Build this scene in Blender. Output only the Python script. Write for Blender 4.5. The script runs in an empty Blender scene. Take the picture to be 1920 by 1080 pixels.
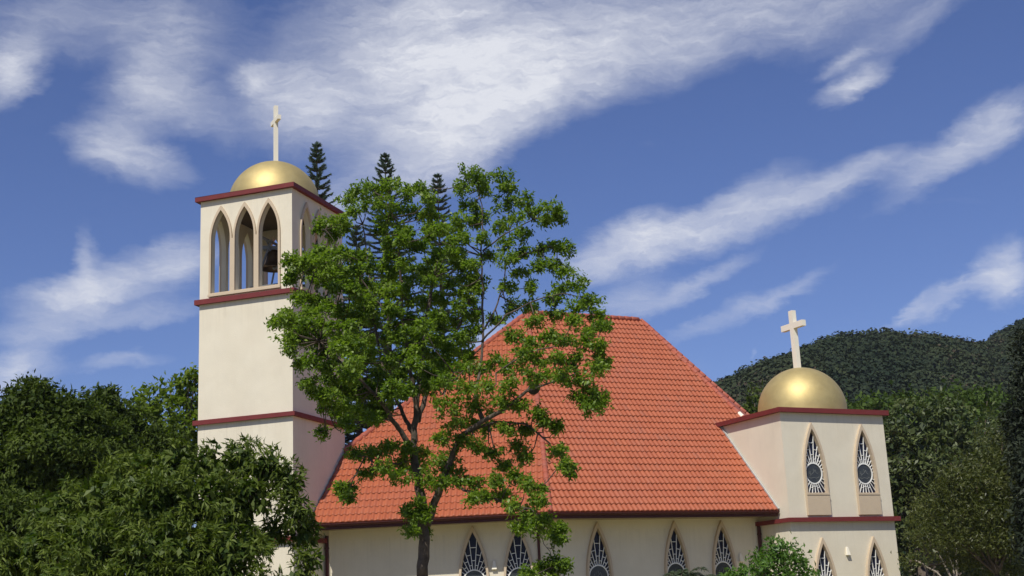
import bpy, bmesh, math, random
import numpy as np
from mathutils import Vector, Matrix, noise
from mathutils.geometry import delaunay_2d_cdt
C = bpy.context.scene.collection
sc = bpy.context.scene
D = math.radians
# ------------------------------------------------------------------ camera
F = 2465.0                                  # focal length in pixels of a 1920 px wide frame
PITCH, ROLL = D(14.03), D(2.65)
EYE = np.array([0, 0, 1.6])
cp, sp = math.cos(PITCH), math.sin(PITCH)
cr, sr = math.cos(ROLL), math.sin(ROLL)
MC = np.array([[cr, -sr, 0], [sr, cr, 0], [0, 0, 1]]) @ np.array([[1, 0, 0], [0, -sp, cp], [0, -cp, -sp]])
cam = bpy.data.objects.new('camera', bpy.data.cameras.new('camera'))
C.objects.link(cam)
cam.matrix_world = Matrix.Translation(Vector(EYE)) @ Matrix(MC.T.tolist()).to_4x4()
cam.data.sensor_width = 36
cam.data.lens = F / 1920 * 36
cam.data.clip_end = 5000
cam.data.clip_start = 0.1
sc.camera = cam
def ray(x, y):
    return MC.T @ np.array([(x - 960) / F, -(y - 540) / F, -1.0])
def at(x, y, Y):                            # survey: the world point seen at a photo position, Y metres ahead
    d = ray(x, y)
    return EYE + d * Y / d[1]
def azel(x, y):
    d = ray(x, y); d = d / np.linalg.norm(d)
    return math.degrees(math.atan2(d[0], d[1])), math.degrees(math.asin(d[2]))
# ------------------------------------------------------------------ light
SUN_AZ, SUN_EL = 200.0, 53.0
sd = Vector((math.sin(D(SUN_AZ)) * math.cos(D(SUN_EL)), math.cos(D(SUN_AZ)) * math.cos(D(SUN_EL)), math.sin(D(SUN_EL))))
sl = bpy.data.lights.new('sun', 'SUN')
sl.energy = 4.7; sl.angle = D(0.55); sl.color = (1.0, 0.95, 0.85)
so = bpy.data.objects.new('sun', sl); C.objects.link(so)
so.rotation_euler = sd.to_track_quat('Z', 'Y').to_euler()
so.location = (0, -20, 60)
sc.view_settings.view_transform = 'Standard'
sc.view_settings.look = 'None'
sc.view_settings.exposure = 0.0
sc.view_settings.gamma = 1.0
sc.cycles.max_bounces = 6
sc.cycles.transparent_max_bounces = 8

class NT:                                   # small helper for node trees
    def __init__(s, tree): s.t = tree; s.n = tree.nodes; s.l = tree.links
    def new(s, typ, **kw):
        n = s.n.new(typ)
        for k, v in kw.items(): setattr(n, k, v)
        return n
    def link(s, a, b): s.l.new(a, b)
    def put(s, sock, v):
        if hasattr(v, 'is_output') or isinstance(v, bpy.types.NodeSocket): s.l.new(v, sock)
        else: sock.default_value = v
    def math(s, op, a, b=0.0, clamp=False):
        n = s.new('ShaderNodeMath', operation=op); n.use_clamp = clamp
        s.put(n.inputs[0], a); s.put(n.inputs[1], b)
        return n.outputs[0]
    def noise(s, vec, scale, detail=4, rough=0.55, dist=0.0, out='Fac'):
        n = s.new('ShaderNodeTexNoise')
        if vec is not None: s.link(vec, n.inputs['Vector'])
        n.inputs['Scale'].default_value = scale; n.inputs['Detail'].default_value = detail
        n.inputs['Roughness'].default_value = rough; n.inputs['Distortion'].default_value = dist
        return n.outputs[out]
    def mapr(s, v, a, b, c=0.0, d=1.0, smooth=False):
        n = s.new('ShaderNodeMapRange'); n.clamp = True
        if smooth: n.interpolation_type = 'SMOOTHSTEP'
        s.put(n.inputs[0], v)
        for i, q in enumerate((a, b, c, d)): s.put(n.inputs[i + 1], q)
        return n.outputs[0]
    def mix(s, f, a, b, mode='MIX'):
        n = s.new('ShaderNodeMix', data_type='RGBA', blend_type=mode)
        s.put(n.inputs[0], f); s.put(n.inputs[6], a); s.put(n.inputs[7], b)
        return n.outputs[2]
    def mapping(s, vec, loc=(0, 0, 0), rot=(0, 0, 0), scale=(1, 1, 1), typ='POINT'):
        n = s.new('ShaderNodeMapping', vector_type=typ)
        s.link(vec, n.inputs['Vector'])
        n.inputs['Location'].default_value = loc; n.inputs['Rotation'].default_value = rot; n.inputs['Scale'].default_value = scale
        return n.outputs[0]

# ------------------------------------------------------------------ sky with cirrus laid out in azimuth / elevation
w = bpy.data.worlds.new('World'); sc.world = w; w.use_nodes = True
wt = w.node_tree; wt.nodes.clear(); W = NT(wt)
outw = W.new('ShaderNodeOutputWorld'); bg = W.new('ShaderNodeBackground')
bg.inputs['Strength'].default_value = 0.1
sky = W.new('ShaderNodeTexSky', sky_type='NISHITA')
sky.sun_disc = False; sky.sun_elevation = D(SUN_EL); sky.sun_rotation = D(SUN_AZ)
sky.altitude = 200; sky.air_density = 1.0; sky.dust_density = 0.35; sky.ozone_density = 3.0
tc = W.new('ShaderNodeTexCoord')
sx = W.new('ShaderNodeSeparateXYZ'); W.link(tc.outputs['Generated'], sx.inputs[0])
az = W.math('MULTIPLY', W.math('ARCTAN2', sx.outputs[0], sx.outputs[1]), 57.2958)
el = W.math('MULTIPLY', W.math('ARCSINE', sx.outputs[2]), 57.2958)
cx = W.new('ShaderNodeCombineXYZ'); W.link(az, cx.inputs[0]); W.link(el, cx.inputs[1])
P0 = cx.outputs[0]
# warp
nz = W.noise(P0, 0.16, 5, 0.6, 0, 'Color')
def vm(op, a, b):
    n = W.new('ShaderNodeVectorMath', operation=op); W.put(n.inputs[0], a); W.put(n.inputs[1], b); return n.outputs[0]
P1 = vm('ADD', P0, vm('MULTIPLY', vm('SUBTRACT', nz, (0.5, 0.5, 0.5)), (3.0, 2.4, 0)))
nz2 = W.noise(W.mapping(P0, (0, 0, 0), (0, 0, D(-20)), (0.55, 1.3, 1)), 0.9, 7, 0.68, 0.3, 'Color')
P1 = vm('ADD', P1, vm('MULTIPLY', vm('SUBTRACT', nz2, (0.5, 0.5, 0.5)), (1.7, 1.0, 0)))
CL = [ # photo x, y, semi axes in px, tilt, weight
 (800, 95, 330, 165, 10, 1.15), (860, 215, 190, 95, 18, 1.0), (1130, 80, 330, 105, 15, .85), (1480, 10, 380, 78, 8, .62),
 (560, 190, 110, 70, -30, .7), (480, 140, 48, 26, 10, .8), (1720, 30, 230, 40, 12, .42), (1000, 190, 170, 60, 18, .7),
 (330, 70, 125, 90, 0, .5), (250, 200, 150, 75, 50, .6), (240, 295, 120, 45, -12, .78), (360, 195, 130, 50, -20, .55),
 (20, 130, 70, 55, 60, .95), (100, 25, 190, 80, 10, .5), (300, 60, 200, 110, 20, .10), 
 (240, 515, 170, 48, 15, .75), (130, 550, 120, 38, 5, .7), (160, 480, 28, 55, 0, .6), (340, 475, 60, 45, 10, .6),
 (90, 610, 130, 26, 5, .6), (30, 685, 85, 45, 20, .75), (240, 678, 90, 20, 5, .5), (290, 580, 100, 25, 10, .5),
 (1190, 450, 130, 52, 14, 1.1), (1350, 405, 180, 46, 18, .85), (1560, 350, 190, 34, 14, .75), (1780, 285, 150, 38, 28, .75), (1890, 235, 90, 38, 30, .65),
 (1190, 560, 110, 38, 8, .6), (1320, 520, 120, 20, 22, .55), (1440, 557, 130, 18, 18, .6), (1300, 605, 130, 16, 20, .4),
 (1590, 150, 82, 26, 15, 1.0), (1560, 108, 60, 16, 15, .6), (1890, 520, 65, 50, 40, 1.0), (1780, 560, 110, 24, 20, .6), (1690, 592, 60, 12, 25, .45),
 (640, 380, 70, 45, 0, .7), (930, 645, 70, 45, 10, .7), (770, 320, 160, 40, 0, .5), (1090, 490, 60, 30, 0, .5), (1415, 650, 14, 7, 50, .3), (1450, 680, 60, 15, 10, .3),
 (700, 760, 120, 60, 0, .5)]
tot = None
for (px, py, a, b, ang, wgt) in CL:
    u, v = azel(px, py); k = math.degrees(1 / F) * 1.0
    ca, sa = a * k, b * k
    m = W.mapping(P1, (u, v, 0), (0, 0, D(ang + 2.6)), (ca * 1.3, sa * 1.35, 1), 'TEXTURE')
    ln = W.new('ShaderNodeVectorMath', operation='LENGTH'); W.link(m, ln.inputs[0])
    g = W.mapr(ln.outputs[1], 0.0, 1.16, wgt, 0.0, True)
    tot = g if tot is None else W.math('MAXIMUM', tot, g) if False else W.math('SUBTRACT', W.math('ADD', tot, g), W.math('MULTIPLY', W.math('MULTIPLY', tot, g), 0.55))
# wisps: streaks running up to the right
Q = W.mapping(P1, (0, 0, 0), (0, 0, D(-18)), (0.16, 0.62, 1))
st = W.noise(Q, 1.3, 7, 0.62, 0.4)
fine = W.noise(W.mapping(P1, (3, 7, 0), (0, 0, D(-22)), (0.55, 2.3, 1)), 1.2, 9, 0.7, 0.2)
body = W.math('MULTIPLY', tot, W.mapr(st, 0.28, 0.72, 0.7, 1.15))
body = W.math('MULTIPLY', body, W.mapr(fine, 0.3, 0.7, 0.78, 1.12))
# far off cirrus outside the part of the sky the photograph shows
far = W.mapr(W.noise(Q, 0.55, 6, 0.6, 0.3), 0.52, 0.78, 0, 0.5, True)
inframe = W.mapr(W.math('ABSOLUTE', az), 24, 34, 0.35, 1.0)
body = W.math('ADD', body, W.math('MULTIPLY', far, inframe))
fac = W.math('POWER', W.mapr(body, 0.08, 1.2, 0.0, 1.0, False), 1.15)
tint = W.mix(1.0, sky.outputs[0], (0.64, 0.68, 0.97, 1), 'MULTIPLY')
mixc = W.mix(fac, tint, (7.5, 7.7, 8.4, 1))
W.link(mixc, bg.inputs['Color']); W.link(bg.outputs[0], outw.inputs[0])

# ------------------------------------------------------------------ materials
def mat(name, col, rough=0.8, metal=0.0, var=0.0, vscale=2.0, bump=0.0, bscale=30.0, col2=None, spec=0.3, streak=0.0, dirt=None):
    m = bpy.data.materials.new(name); m.use_nodes = True
    t = NT(m.node_tree); p = t.n['Principled BSDF']
    p.inputs['Roughness'].default_value = rough; p.inputs['Metallic'].default_value = metal
    p.inputs['Specular IOR Level'].default_value = spec
    tc = t.new('ShaderNodeTexCoord'); V = tc.outputs['Object']
    c = (*col, 1)
    if col2 is not None:
        c = t.mix(t.mapr(t.noise(V, vscale, 5, 0.6), 0.35, 0.65), c, (*col2, 1))
    if streak:
        s = t.noise(t.mapping(V, scale=(2.2, 2.2, 0.12)), 2.0, 5, 0.6)
        c = t.mix(t.math('MULTIPLY', t.mapr(s, 0.5, 0.8), streak), c, (*(dirt or (0.25, 0.22, 0.17)), 1))
    if name == 'cream_render':
        sp_ = t.new('ShaderNodeSeparateXYZ'); t.link(V, sp_.inputs[0])
        runs = t.mapr(t.noise(t.mapping(V, scale=(5, 5, 0.15)), 2.0, 6, 0.7), 0.5, 0.72)
        tot_ = 0.0
        for zt in (4.82, 9.42, 14.31, 18.62):
            q = t.math('SUBTRACT', zt, sp_.outputs[2])
            a_ = t.math('MULTIPLY', t.mapr(q, 0.0, 1.7, 1.0, 0.0), t.mapr(q, -0.02, 0.0, 0.0, 1.0))
            tot_ = a_ if not hasattr(tot_, 'is_output') else t.math('MAXIMUM', tot_, a_)
        c = t.mix(t.math('MULTIPLY', t.math('MULTIPLY', runs, tot_), 0.26), c, (0.36, 0.32, 0.24, 1))
    if var:
        h = t.new('ShaderNodeHueSaturation'); t.put(h.inputs['Color'], c)
        t.link(t.mapr(t.noise(V, vscale * 1.7, 6, 0.65), 0.25, 0.75, 1 - var, 1 + var), h.inputs['Value'])
        c = h.outputs[0]
    t.put(p.inputs['Base Color'], c)
    if bump:
        b = t.new('ShaderNodeBump'); b.inputs['Strength'].default_value = bump; b.inputs['Distance'].default_value = 0.02
        t.link(t.noise(V, bscale, 4, 0.6), b.inputs['Height']); t.link(b.outputs[0], p.inputs['Normal'])
    return m
WALL = (0.69, 0.635, 0.505)
M = {
 'wall': mat('cream_render', WALL, 0.85, var=0.05, vscale=0.7, bump=0.25, bscale=25, col2=(0.665, 0.605, 0.475), streak=0.10, dirt=(0.54, 0.48, 0.37)),
 'trim': mat('tan_render', (0.52, 0.42, 0.30), 0.8, var=0.05, bump=0.2, bscale=30),
 'red': mat('maroon_paint', (0.155, 0.026, 0.025), 0.6, var=0.12, vscale=1.5, streak=0.2, dirt=(0.14, 0.03, 0.03)),
 'gutter': mat('gutter_paint', (0.06, 0.013, 0.011), 0.5, var=0.1),
 'soffit': mat('soffit_board', (0.30, 0.24, 0.15), 0.8, var=0.1),
 'white': mat('white_paint', (0.78, 0.73, 0.60), 0.6, var=0.03, streak=0.12, dirt=(0.55, 0.5, 0.42)),
 'frame': mat('white_tracery', (0.80, 0.80, 0.76), 0.5),
 'glass': mat('dark_glass', (0.010, 0.012, 0.032), 0.3, var=0.3, vscale=3, spec=0.25),
 'roundglass': mat('etched_glass', (0.045, 0.05, 0.05), 0.25, var=0.25, vscale=6, col2=(0.03, 0.034, 0.04), spec=0.5),
 'etch': mat('etched_line', (0.16, 0.17, 0.16), 0.6),
 'lead': mat('lead_flashing', (0.42, 0.42, 0.40), 0.6, var=0.15, vscale=4),
 'deck': mat('roof_deck', (0.38, 0.36, 0.32), 0.9, var=0.15),
 'dark': mat('dark_interior', (0.10, 0.075, 0.05), 0.9, var=0.15),
 'steel': mat('painted_steel', (0.20, 0.21, 0.22), 0.5, metal=0.3, var=0.2),
 'bronze': mat('bell_bronze', (0.12, 0.075, 0.035), 0.35, metal=0.8, var=0.25, vscale=4),
 'bark': mat('grey_bark', (0.115, 0.09, 0.068), 0.95, var=0.35, vscale=5, bump=1.0, bscale=14, col2=(0.065, 0.05, 0.04)),
 'bark_pale': mat('pale_bark', (0.28, 0.24, 0.19), 0.95, var=0.3, vscale=5, bump=0.6, bscale=14),
 'nest': mat('nest_mud', (0.05, 0.04, 0.035), 1.0, var=0.3, vscale=20, bump=1.0, bscale=60),
}
# gilded dome: brushed gold paint with sheet joints
m = mat('gold_paint', (0.51, 0.41, 0.185), 0.57, metal=0.6, var=0.10, vscale=1.5, bump=0.18, bscale=4, col2=(0.47, 0.37, 0.16))
M['gold'] = m
# roof tile: each course and each tile slightly different (uv: u metres along eave, v metres up the slope)
m = bpy.data.materials.new('terracotta_tile'); m.use_nodes = True
t = NT(m.node_tree); p = t.n['Principled BSDF']; p.inputs['Roughness'].default_value = 0.5; p.inputs['Specular IOR Level'].default_value = 0.35
uv = t.new('ShaderNodeUVMap'); uv.uv_map = 'tile'
sc_ = t.mapping(uv.outputs[0], scale=(1 / 0.225, 1 / 0.40, 1))
fl = t.new('ShaderNodeVectorMath', operation='FLOOR'); t.link(sc_, fl.inputs[0])
wn = t.new('ShaderNodeTexWhiteNoise', noise_dimensions='3D'); t.link(fl.outputs[0], wn.inputs['Vector'])
c = t.mix(t.mapr(wn.outputs['Value'], 0, 1), (0.33, 0.086, 0.036, 1), (0.38, 0.106, 0.046, 1))
tco = t.new('ShaderNodeTexCoord')
c = t.mix(t.math('MULTIPLY', t.mapr(t.noise(tco.outputs['Object'], 0.5, 5, 0.6), 0.45, 0.75), 0.35), c, (0.33, 0.105, 0.065, 1))
c = t.mix(t.math('MULTIPLY', t.mapr(t.noise(tco.outputs['Object'], 5, 5, 0.7), 0.58, 0.75), 0.4), c, (0.26, 0.10, 0.06, 1))
c = t.mix(t.mapr(wn.outputs['Value'], 0.955, 0.965, 0, 0.45), c, (0.25, 0.085, 0.05, 1))
c = t.mix(t.math('MULTIPLY', t.mapr(t.noise(t.mapping(tco.outputs['Object'], scale=(1.6, 1.6, 0.35)), 1.4, 6, 0.7), 0.55, 0.8), 0.35), c, (0.22, 0.12, 0.08, 1))
t.link(c, p.inputs['Base Color'])
M['tile'] = m
M['ridge'] = mat('ridge_tile', (0.37, 0.095, 0.055), 0.6, var=0.15, vscale=3, col2=(0.32, 0.105, 0.07))

def leafmat(name, c1, c2, c3=None, trans=0.35, rough=0.45, spec=0.35):
    m = bpy.data.materials.new(name); m.use_nodes = True
    t = NT(m.node_tree); p = t.n['Principled BSDF']
    a = t.new('ShaderNodeAttribute'); a.attribute_name = 'tint'
    f = a.outputs['Fac']
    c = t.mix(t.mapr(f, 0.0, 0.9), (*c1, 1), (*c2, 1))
    if c3 is not None: c = t.mix(t.mapr(f, 0.955, 0.98), c, (*c3, 1))
    t.link(c, p.inputs['Base Color']); p.inputs['Roughness'].default_value = rough; p.inputs['Specular IOR Level'].default_value = spec
    tr = t.new('ShaderNodeBsdfTranslucent')
    t.link(t.mix(1.0, c, (1.3, 1.5, 0.5, 1), 'MULTIPLY'), tr.inputs['Color'])
    mx = t.new('ShaderNodeMixShader'); mx.inputs[0].default_value = trans
    t.link(p.outputs[0], mx.inputs[1]); t.link(tr.outputs[0], mx.inputs[2])
    t.link(mx.outputs[0], t.n['Material Output'].inputs[0])
    return m
LM = {
 'bright': leafmat('fresh_leaf', (0.055, 0.112, 0.011), (0.22, 0.31, 0.036), None, 0.45),
 'mango': leafmat('mango_leaf', (0.030, 0.060, 0.009), (0.150, 0.190, 0.030), (0.22, 0.08, 0.03), 0.3, 0.5, 0.2),
 'darkleaf': leafmat('dark_leaf', (0.026, 0.048, 0.008), (0.095, 0.130, 0.020), None, 0.25, 0.6, 0.15),
 'light': leafmat('light_leaf', (0.07, 0.115, 0.012), (0.18, 0.24, 0.03), None, 0.42, 0.6, 0.15),
 'row': leafmat('row_leaf', (0.035, 0.065, 0.012), (0.095, 0.14, 0.03), None, 0.25, 0.7, 0.1),
 'olive': leafmat('olive_leaf', (0.028, 0.048, 0.014), (0.115, 0.14, 0.045), (0.24, 0.24, 0.11), 0.2),
 'feather': leafmat('feathery_leaf', (0.036, 0.052, 0.010), (0.12, 0.13, 0.03), None, 0.3),
 'pine': leafmat('pine_needle', (0.06, 0.10, 0.082), (0.13, 0.19, 0.15), None, 0.12, 0.6),
 'black': leafmat('black_needle', (0.010, 0.018, 0.008), (0.025, 0.035, 0.014), None, 0.1, 0.7),  # near-black green is the conifer's own needle colour
 'hill': leafmat('forest_leaf', (0.020, 0.032, 0.020), (0.044, 0.056, 0.027), (0.07, 0.055, 0.04), 0.1, 0.9, 0.05),  # greens shifted towards blue: some distance haze painted into the leaf colour
 'shrub': leafmat('shrub_leaf', (0.06, 0.13, 0.02), (0.14, 0.25, 0.045), None, 0.35),
 'cycad': leafmat('frond_leaf', (0.035, 0.055, 0.025), (0.09, 0.12, 0.06), None, 0.2),
}

# ------------------------------------------------------------------ object helpers
def tag(o, label=None, cat=None, group=None, kind=None):
    if label: o['label'] = label
    if cat: o['category'] = cat
    if group: o['group'] = group
    if kind: o['kind'] = kind
    return o
def empty(name, loc, rz=0.0, label=None, cat=None, group=None):
    o = bpy.data.objects.new(name, None); C.objects.link(o)
    o.location = tuple(loc); o.rotation_euler = (0, 0, rz)
    o.empty_display_size = 0.2
    return tag(o, label, cat, group)
def link(name, me, material, parent=None, local=False):
    o = bpy.data.objects.new(name, me); C.objects.link(o)
    if material is not None and not me.materials: me.materials.append(material)
    if parent is not None:
        o.parent = parent
        if not local:                       # geometry was written in world coordinates
            q = parent; mw = Matrix.Identity(4); ch = []
            while q is not None: ch.append(q); q = q.parent
            for q in reversed(ch): mw = mw @ q.matrix_parent_inverse @ q.matrix_basis
            o.matrix_parent_inverse = mw.inverted()
    return o
def obj(name, bm, material, parent=None, local=False, smooth=False):
    me = bpy.data.meshes.new(name); bmesh.ops.recalc_face_normals(bm, faces=bm.faces)
    bm.to_mesh(me); bm.free()
    if smooth:
        for p in me.polygons: p.use_smooth = True
    return link(name, me, material, parent, local)
def pts2obj(name, V, Fc, material, parent=None, tint=None, local=False):
    V = np.asarray(V, dtype=np.float32); Fc = np.asarray(Fc, dtype=np.int32); n = Fc.shape[1]
    me = bpy.data.meshes.new(name)
    me.vertices.add(len(V)); me.vertices.foreach_set('co', V.ravel())
    me.loops.add(Fc.size); me.loops.foreach_set('vertex_index', Fc.ravel())
    me.polygons.add(len(Fc)); me.polygons.foreach_set('loop_start', np.arange(0, Fc.size, n, dtype=np.int32))
    me.polygons.foreach_set('loop_total', np.full(len(Fc), n, dtype=np.int32))
    if tint is not None:
        a = me.attributes.new('tint', 'FLOAT', 'FACE'); a.data.foreach_set('value', np.asarray(tint, dtype=np.float32))
    me.update(calc_edges=True)
    return link(name, me, material, parent, local)
def dirv(a): return Vector((math.sin(D(a)), math.cos(D(a)), 0))
UP = Vector((0, 0, 1))
def prism(bm, pts, z0, z1):                 # vertical prism over a plan polygon
    a = [bm.verts.new((p[0], p[1], z0)) for p in pts]; b = [bm.verts.new((p[0], p[1], z1)) for p in pts]
    n = len(pts); bm.faces.new(a[::-1]); bm.faces.new(b)
    for i in range(n): bm.faces.new((a[i], a[(i + 1) % n], b[(i + 1) % n], b[i]))
def box(bm, o, ax, ay, az_, x0, x1, y0, y1, z0, z1):   # box in a local frame
    vs = [bm.verts.new(o + ax * x + ay * y + az_ * z) for x in (x0, x1) for y in (y0, y1) for z in (z0, z1)]
    for f in ((0, 1, 3, 2), (4, 6, 7, 5), (0, 4, 5, 1), (2, 3, 7, 6), (0, 2, 6, 4), (1, 5, 7, 3)):
        bm.faces.new([vs[i] for i in f])
def tube(bm, pts, rad, seg=8, cap=True):
    rings = []
    n = len(pts); pts = [Vector(p) for p in pts]
    if not hasattr(rad, '__len__'): rad = [rad] * n
    ref = Vector((0.31, 0.17, 0.93)).normalized()
    for i, p in enumerate(pts):
        d = (pts[min(i + 1, n - 1)] - pts[max(i - 1, 0)])
        if d.length < 1e-9: d = UP.copy()
        d.normalize()
        a = d.cross(ref)
        if a.length < 1e-3: a = d.cross(Vector((1, 0, 0)))
        a.normalize(); b = d.cross(a)
        rings.append([bm.verts.new(p + (a * math.cos(2 * math.pi * k / seg) + b * math.sin(2 * math.pi * k / seg)) * rad[i]) for k in range(seg)])
    for i in range(n - 1):
        for k in range(seg):
            bm.faces.new((rings[i][k], rings[i][(k + 1) % seg], rings[i + 1][(k + 1) % seg], rings[i + 1][k]))
    if cap:
        bm.faces.new(rings[0][::-1]); bm.faces.new(rings[-1])
def lancet(a, z0, zs, zt, cx=0.0, n=9):     # pointed arch outline, counter clockwise from bottom left
    h = zt - zs; r = (h * h + a * a) / (2 * a)
    R = []
    for i in range(n + 1):
        zz = h * i / n; x = (a - r) + math.sqrt(max(r * r - zz * zz, 0)); R.append((cx + x, zs + zz))
    pts = [(cx - a, z0), (cx + a, z0)] + R[:-1] + [(cx, zt)] + [(2 * cx - x, z) for x, z in R[:-1][::-1]]
    return pts
def plate(bm, o, ax, az_, ny, outer, holes, y0, y1):
    """flat plate with holes; outline in (ax, az) metres, from depth y0 to y1 along ny"""
    loops = [outer] + holes
    co = []; ed = []; own = []
    for li, lp in enumerate(loops):
        s = len(co); co += [Vector(p) for p in lp]
        ed += [(s + i, s + (i + 1) % len(lp)) for i in range(len(lp))]
    r = delaunay_2d_cdt(co, ed, [], 0, 1e-6)
    def inside(p, lp):
        c = False; n = len(lp)
        for i in range(n):
            x1, y1_ = lp[i]; x2, y2_ = lp[(i + 1) % n]
            if (y1_ > p[1]) != (y2_ > p[1]) and p[0] < (x2 - x1) * (p[1] - y1_) / (y2_ - y1_) + x1: c = not c
        return c
    vc, fc = r[0], r[2]
    A = [bm.verts.new(o + ax * v[0] + az_ * v[1] + ny * y0) for v in vc]
    B = [bm.verts.new(o + ax * v[0] + az_ * v[1] + ny * y1) for v in vc]
    cnt = {}
    for f in fc:
        cen = (sum(vc[i][0] for i in f) / len(f), sum(vc[i][1] for i in f) / len(f))
        if not inside(cen, outer) or any(inside(cen, h) for h in holes): continue
        try:
            bm.faces.new([A[i] for i in f]); bm.faces.new([B[i] for i in f[::-1]])
        except ValueError: continue
        for i in range(len(f)):
            e = (f[i], f[(i + 1) % len(f)]); k = (min(e), max(e)); cnt[k] = cnt.get(k, 0) + 1
    for (i, j), c_ in cnt.items():
        if c_ == 1: bm.faces.new((A[i], A[j], B[j], B[i]))
    bmesh.ops.delete(bm, geom=[v for v in A + B if not v.link_faces], context='VERTS')

# ------------------------------------------------------------------ ground and hill
def soil_mat():
    m = bpy.data.materials.new('grass_ground'); m.use_nodes = True
    t = NT(m.node_tree); p = t.n['Principled BSDF']; p.inputs['Roughness'].default_value = 0.95
    tc = t.new('ShaderNodeTexCoord'); V = tc.outputs['Object']
    c = t.mix(t.mapr(t.noise(V, 0.35, 6, 0.65), 0.4, 0.62), (0.20, 0.19, 0.08, 1), (0.36, 0.28, 0.15, 1))
    c = t.mix(t.mapr(t.noise(V, 9, 5, 0.7), 0.3, 0.7, 0, 0.5), c, (0.13, 0.14, 0.05, 1))
    t.link(c, p.inputs['Base Color']); return m
bm = bmesh.new()
S = 950
N = 30
g = [[bm.verts.new(((i / N - .5) * 2 * S, (j / N - .5) * 2 * S + 500, 0)) for i in range(N + 1)] for j in range(N + 1)]
for j in range(N):
    for i in range(N): bm.faces.new((g[j][i], g[j][i + 1], g[j + 1][i + 1], g[j + 1][i]))
tag(obj('ground', bm, soil_mat()), kind='structure')

rng = np.random.default_rng(11); random.seed(5)
# hill: ridge line surveyed from the photograph, 330 m away, real slope in front and behind
RP = [(900, 860), (1150, 800), (1290, 745), (1340, 728), (1380, 711), (1420, 688), (1480, 667), (1520, 648), (1570, 630), (1620, 631), (1660, 622),
      (1700, 632), (1750, 630), (1800, 642), (1840, 650), (1858, 640), (1880, 620), (1920, 604), (2050, 560), (2300, 520), (2700, 560)]
ridge = []
for (x, y) in RP:
    Y = 330 + (x - 1340) * 0.03
    if x > 1850: Y = 380 + (x - 1850) * 0.1
    ridge.append(at(x, y + 7, Y))
ridge = np.array(ridge)
def ridge_at(s):
    i = np.clip(s, 0, len(ridge) - 1.001); k = int(i); f = i - k
    return ridge[k] * (1 - f) + ridge[k + 1] * f
bm = bmesh.new(); NS, NR = 130, 46
def hill_pt(s, r):
    q = ridge_at(s); depth = 190.0
    if r <= 1: zz = q[2] * (r ** 0.8); yy = q[1] - depth * (1 - r); xx = q[0] * (yy / q[1])
    else: zz = q[2] * (1 - (r - 1) * 0.9); yy = q[1] + (r - 1) * 160; xx = q[0] * (yy / q[1])
    nv = noise.noise(Vector((xx * 0.016, yy * 0.016, 3.0))) * 9 + noise.noise(Vector((xx * 0.05, yy * 0.05, 1.0))) * 3
    edge = min(1, abs(r - 1) * 3.5)
    return Vector((xx, yy, max(-2, zz + nv * edge * min(1, r * 2) )))
grid = [[bm.verts.new(hill_pt((len(RP) - 1) * i / NS, 2.1 * j / NR)) for i in range(NS + 1)] for j in range(NR + 1)]
for j in range(NR):
    for i in range(NS): bm.faces.new((grid[j][i], grid[j][i + 1], grid[j + 1][i + 1], grid[j + 1][i]))
tag(obj('hill', bm, mat('hill_undergrowth', (0.035, 0.045, 0.02), 0.95, var=0.4, vscale=0.05, col2=(0.07, 0.06, 0.04)), smooth=True), kind='structure')

# ------------------------------------------------------------------ leaves
def unit(a): return a / np.maximum(np.linalg.norm(a, axis=-1, keepdims=True), 1e-9)
def leaves(P, Dr, L, Wd, tint, seed=0, bend=0.15, N=None):
    """kite shaped leaves: P base points, Dr directions, L lengths, Wd widths"""
    r = np.random.default_rng(seed); n = len(P)
    Dr = unit(Dr)
    if N is None: N = np.array([0, 0, 1.2])
    side = unit(np.cross(Dr, unit(r.normal(size=(n, 3)) * 0.75 + N)))
    nor = np.cross(side, Dr)
    L = np.broadcast_to(L, (n,))[:, None]; Wd = np.broadcast_to(Wd, (n,))[:, None]
    mid = P + Dr * L * 0.45 + nor * L * bend * 0.5
    V = np.stack([P, mid + side * Wd / 2, P + Dr * L - nor * L * bend, mid - side * Wd / 2], 1).reshape(-1, 3)
    Fc = np.arange(4 * n).reshape(n, 4)
    return V, Fc, tint
def rosettes(cen, outd, k, L, W, spread, droop, seed, jit=0.05, tintc=None):
    """k leaves round every centre, pointing outwards with a droop"""
    r = np.random.default_rng(seed); n = len(cen)
    P = np.repeat(cen, k, 0) + r.normal(size=(n * k, 3)) * jit
    d = np.repeat(outd, k, 0) * (1 - spread) + unit(r.normal(size=(n * k, 3))) * spread
    d[:, 2] -= droop
    tt = r.random(n * k) * 0.55 + (np.repeat(r.random(n) if tintc is None else tintc, k) * 0.45)
    return leaves(P, d, L * (0.7 + 0.6 * r.random(n * k)), W * (0.7 + 0.6 * r.random(n * k)), tt, seed + 1, N=np.repeat(outd, k, 0) * 0.9 + np.array([0, 0, 0.7]))
def merge(parts):
    Vs, Fs, Ts, o = [], [], [], 0
    for V, Fc, T in parts: Vs.append(V); Fs.append(Fc + o); Ts.append(T); o += len(V)
    return np.concatenate(Vs), np.concatenate(Fs), np.concatenate(Ts)
def shell(cen, rad, n, r, lo=0.72, top=-1.0):
    """points in the outer shell of an ellipsoid"""
    d = unit(r.normal(size=(n * 3, 3))); d = d[d[:, 2] > top][:n]
    bump = 1 + 0.18 * np.sin(d[:, 0:1] * 5 + cen[0]) * np.sin(d[:, 1:2] * 4 + cen[1]) + 0.1 * np.sin(d[:, 2:3] * 9 + cen[2])
    rr = (lo + (1 - lo) * r.random((len(d), 1)) ** 0.6) * bump
    return cen + d * rr * rad, unit(d / rad)

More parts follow.
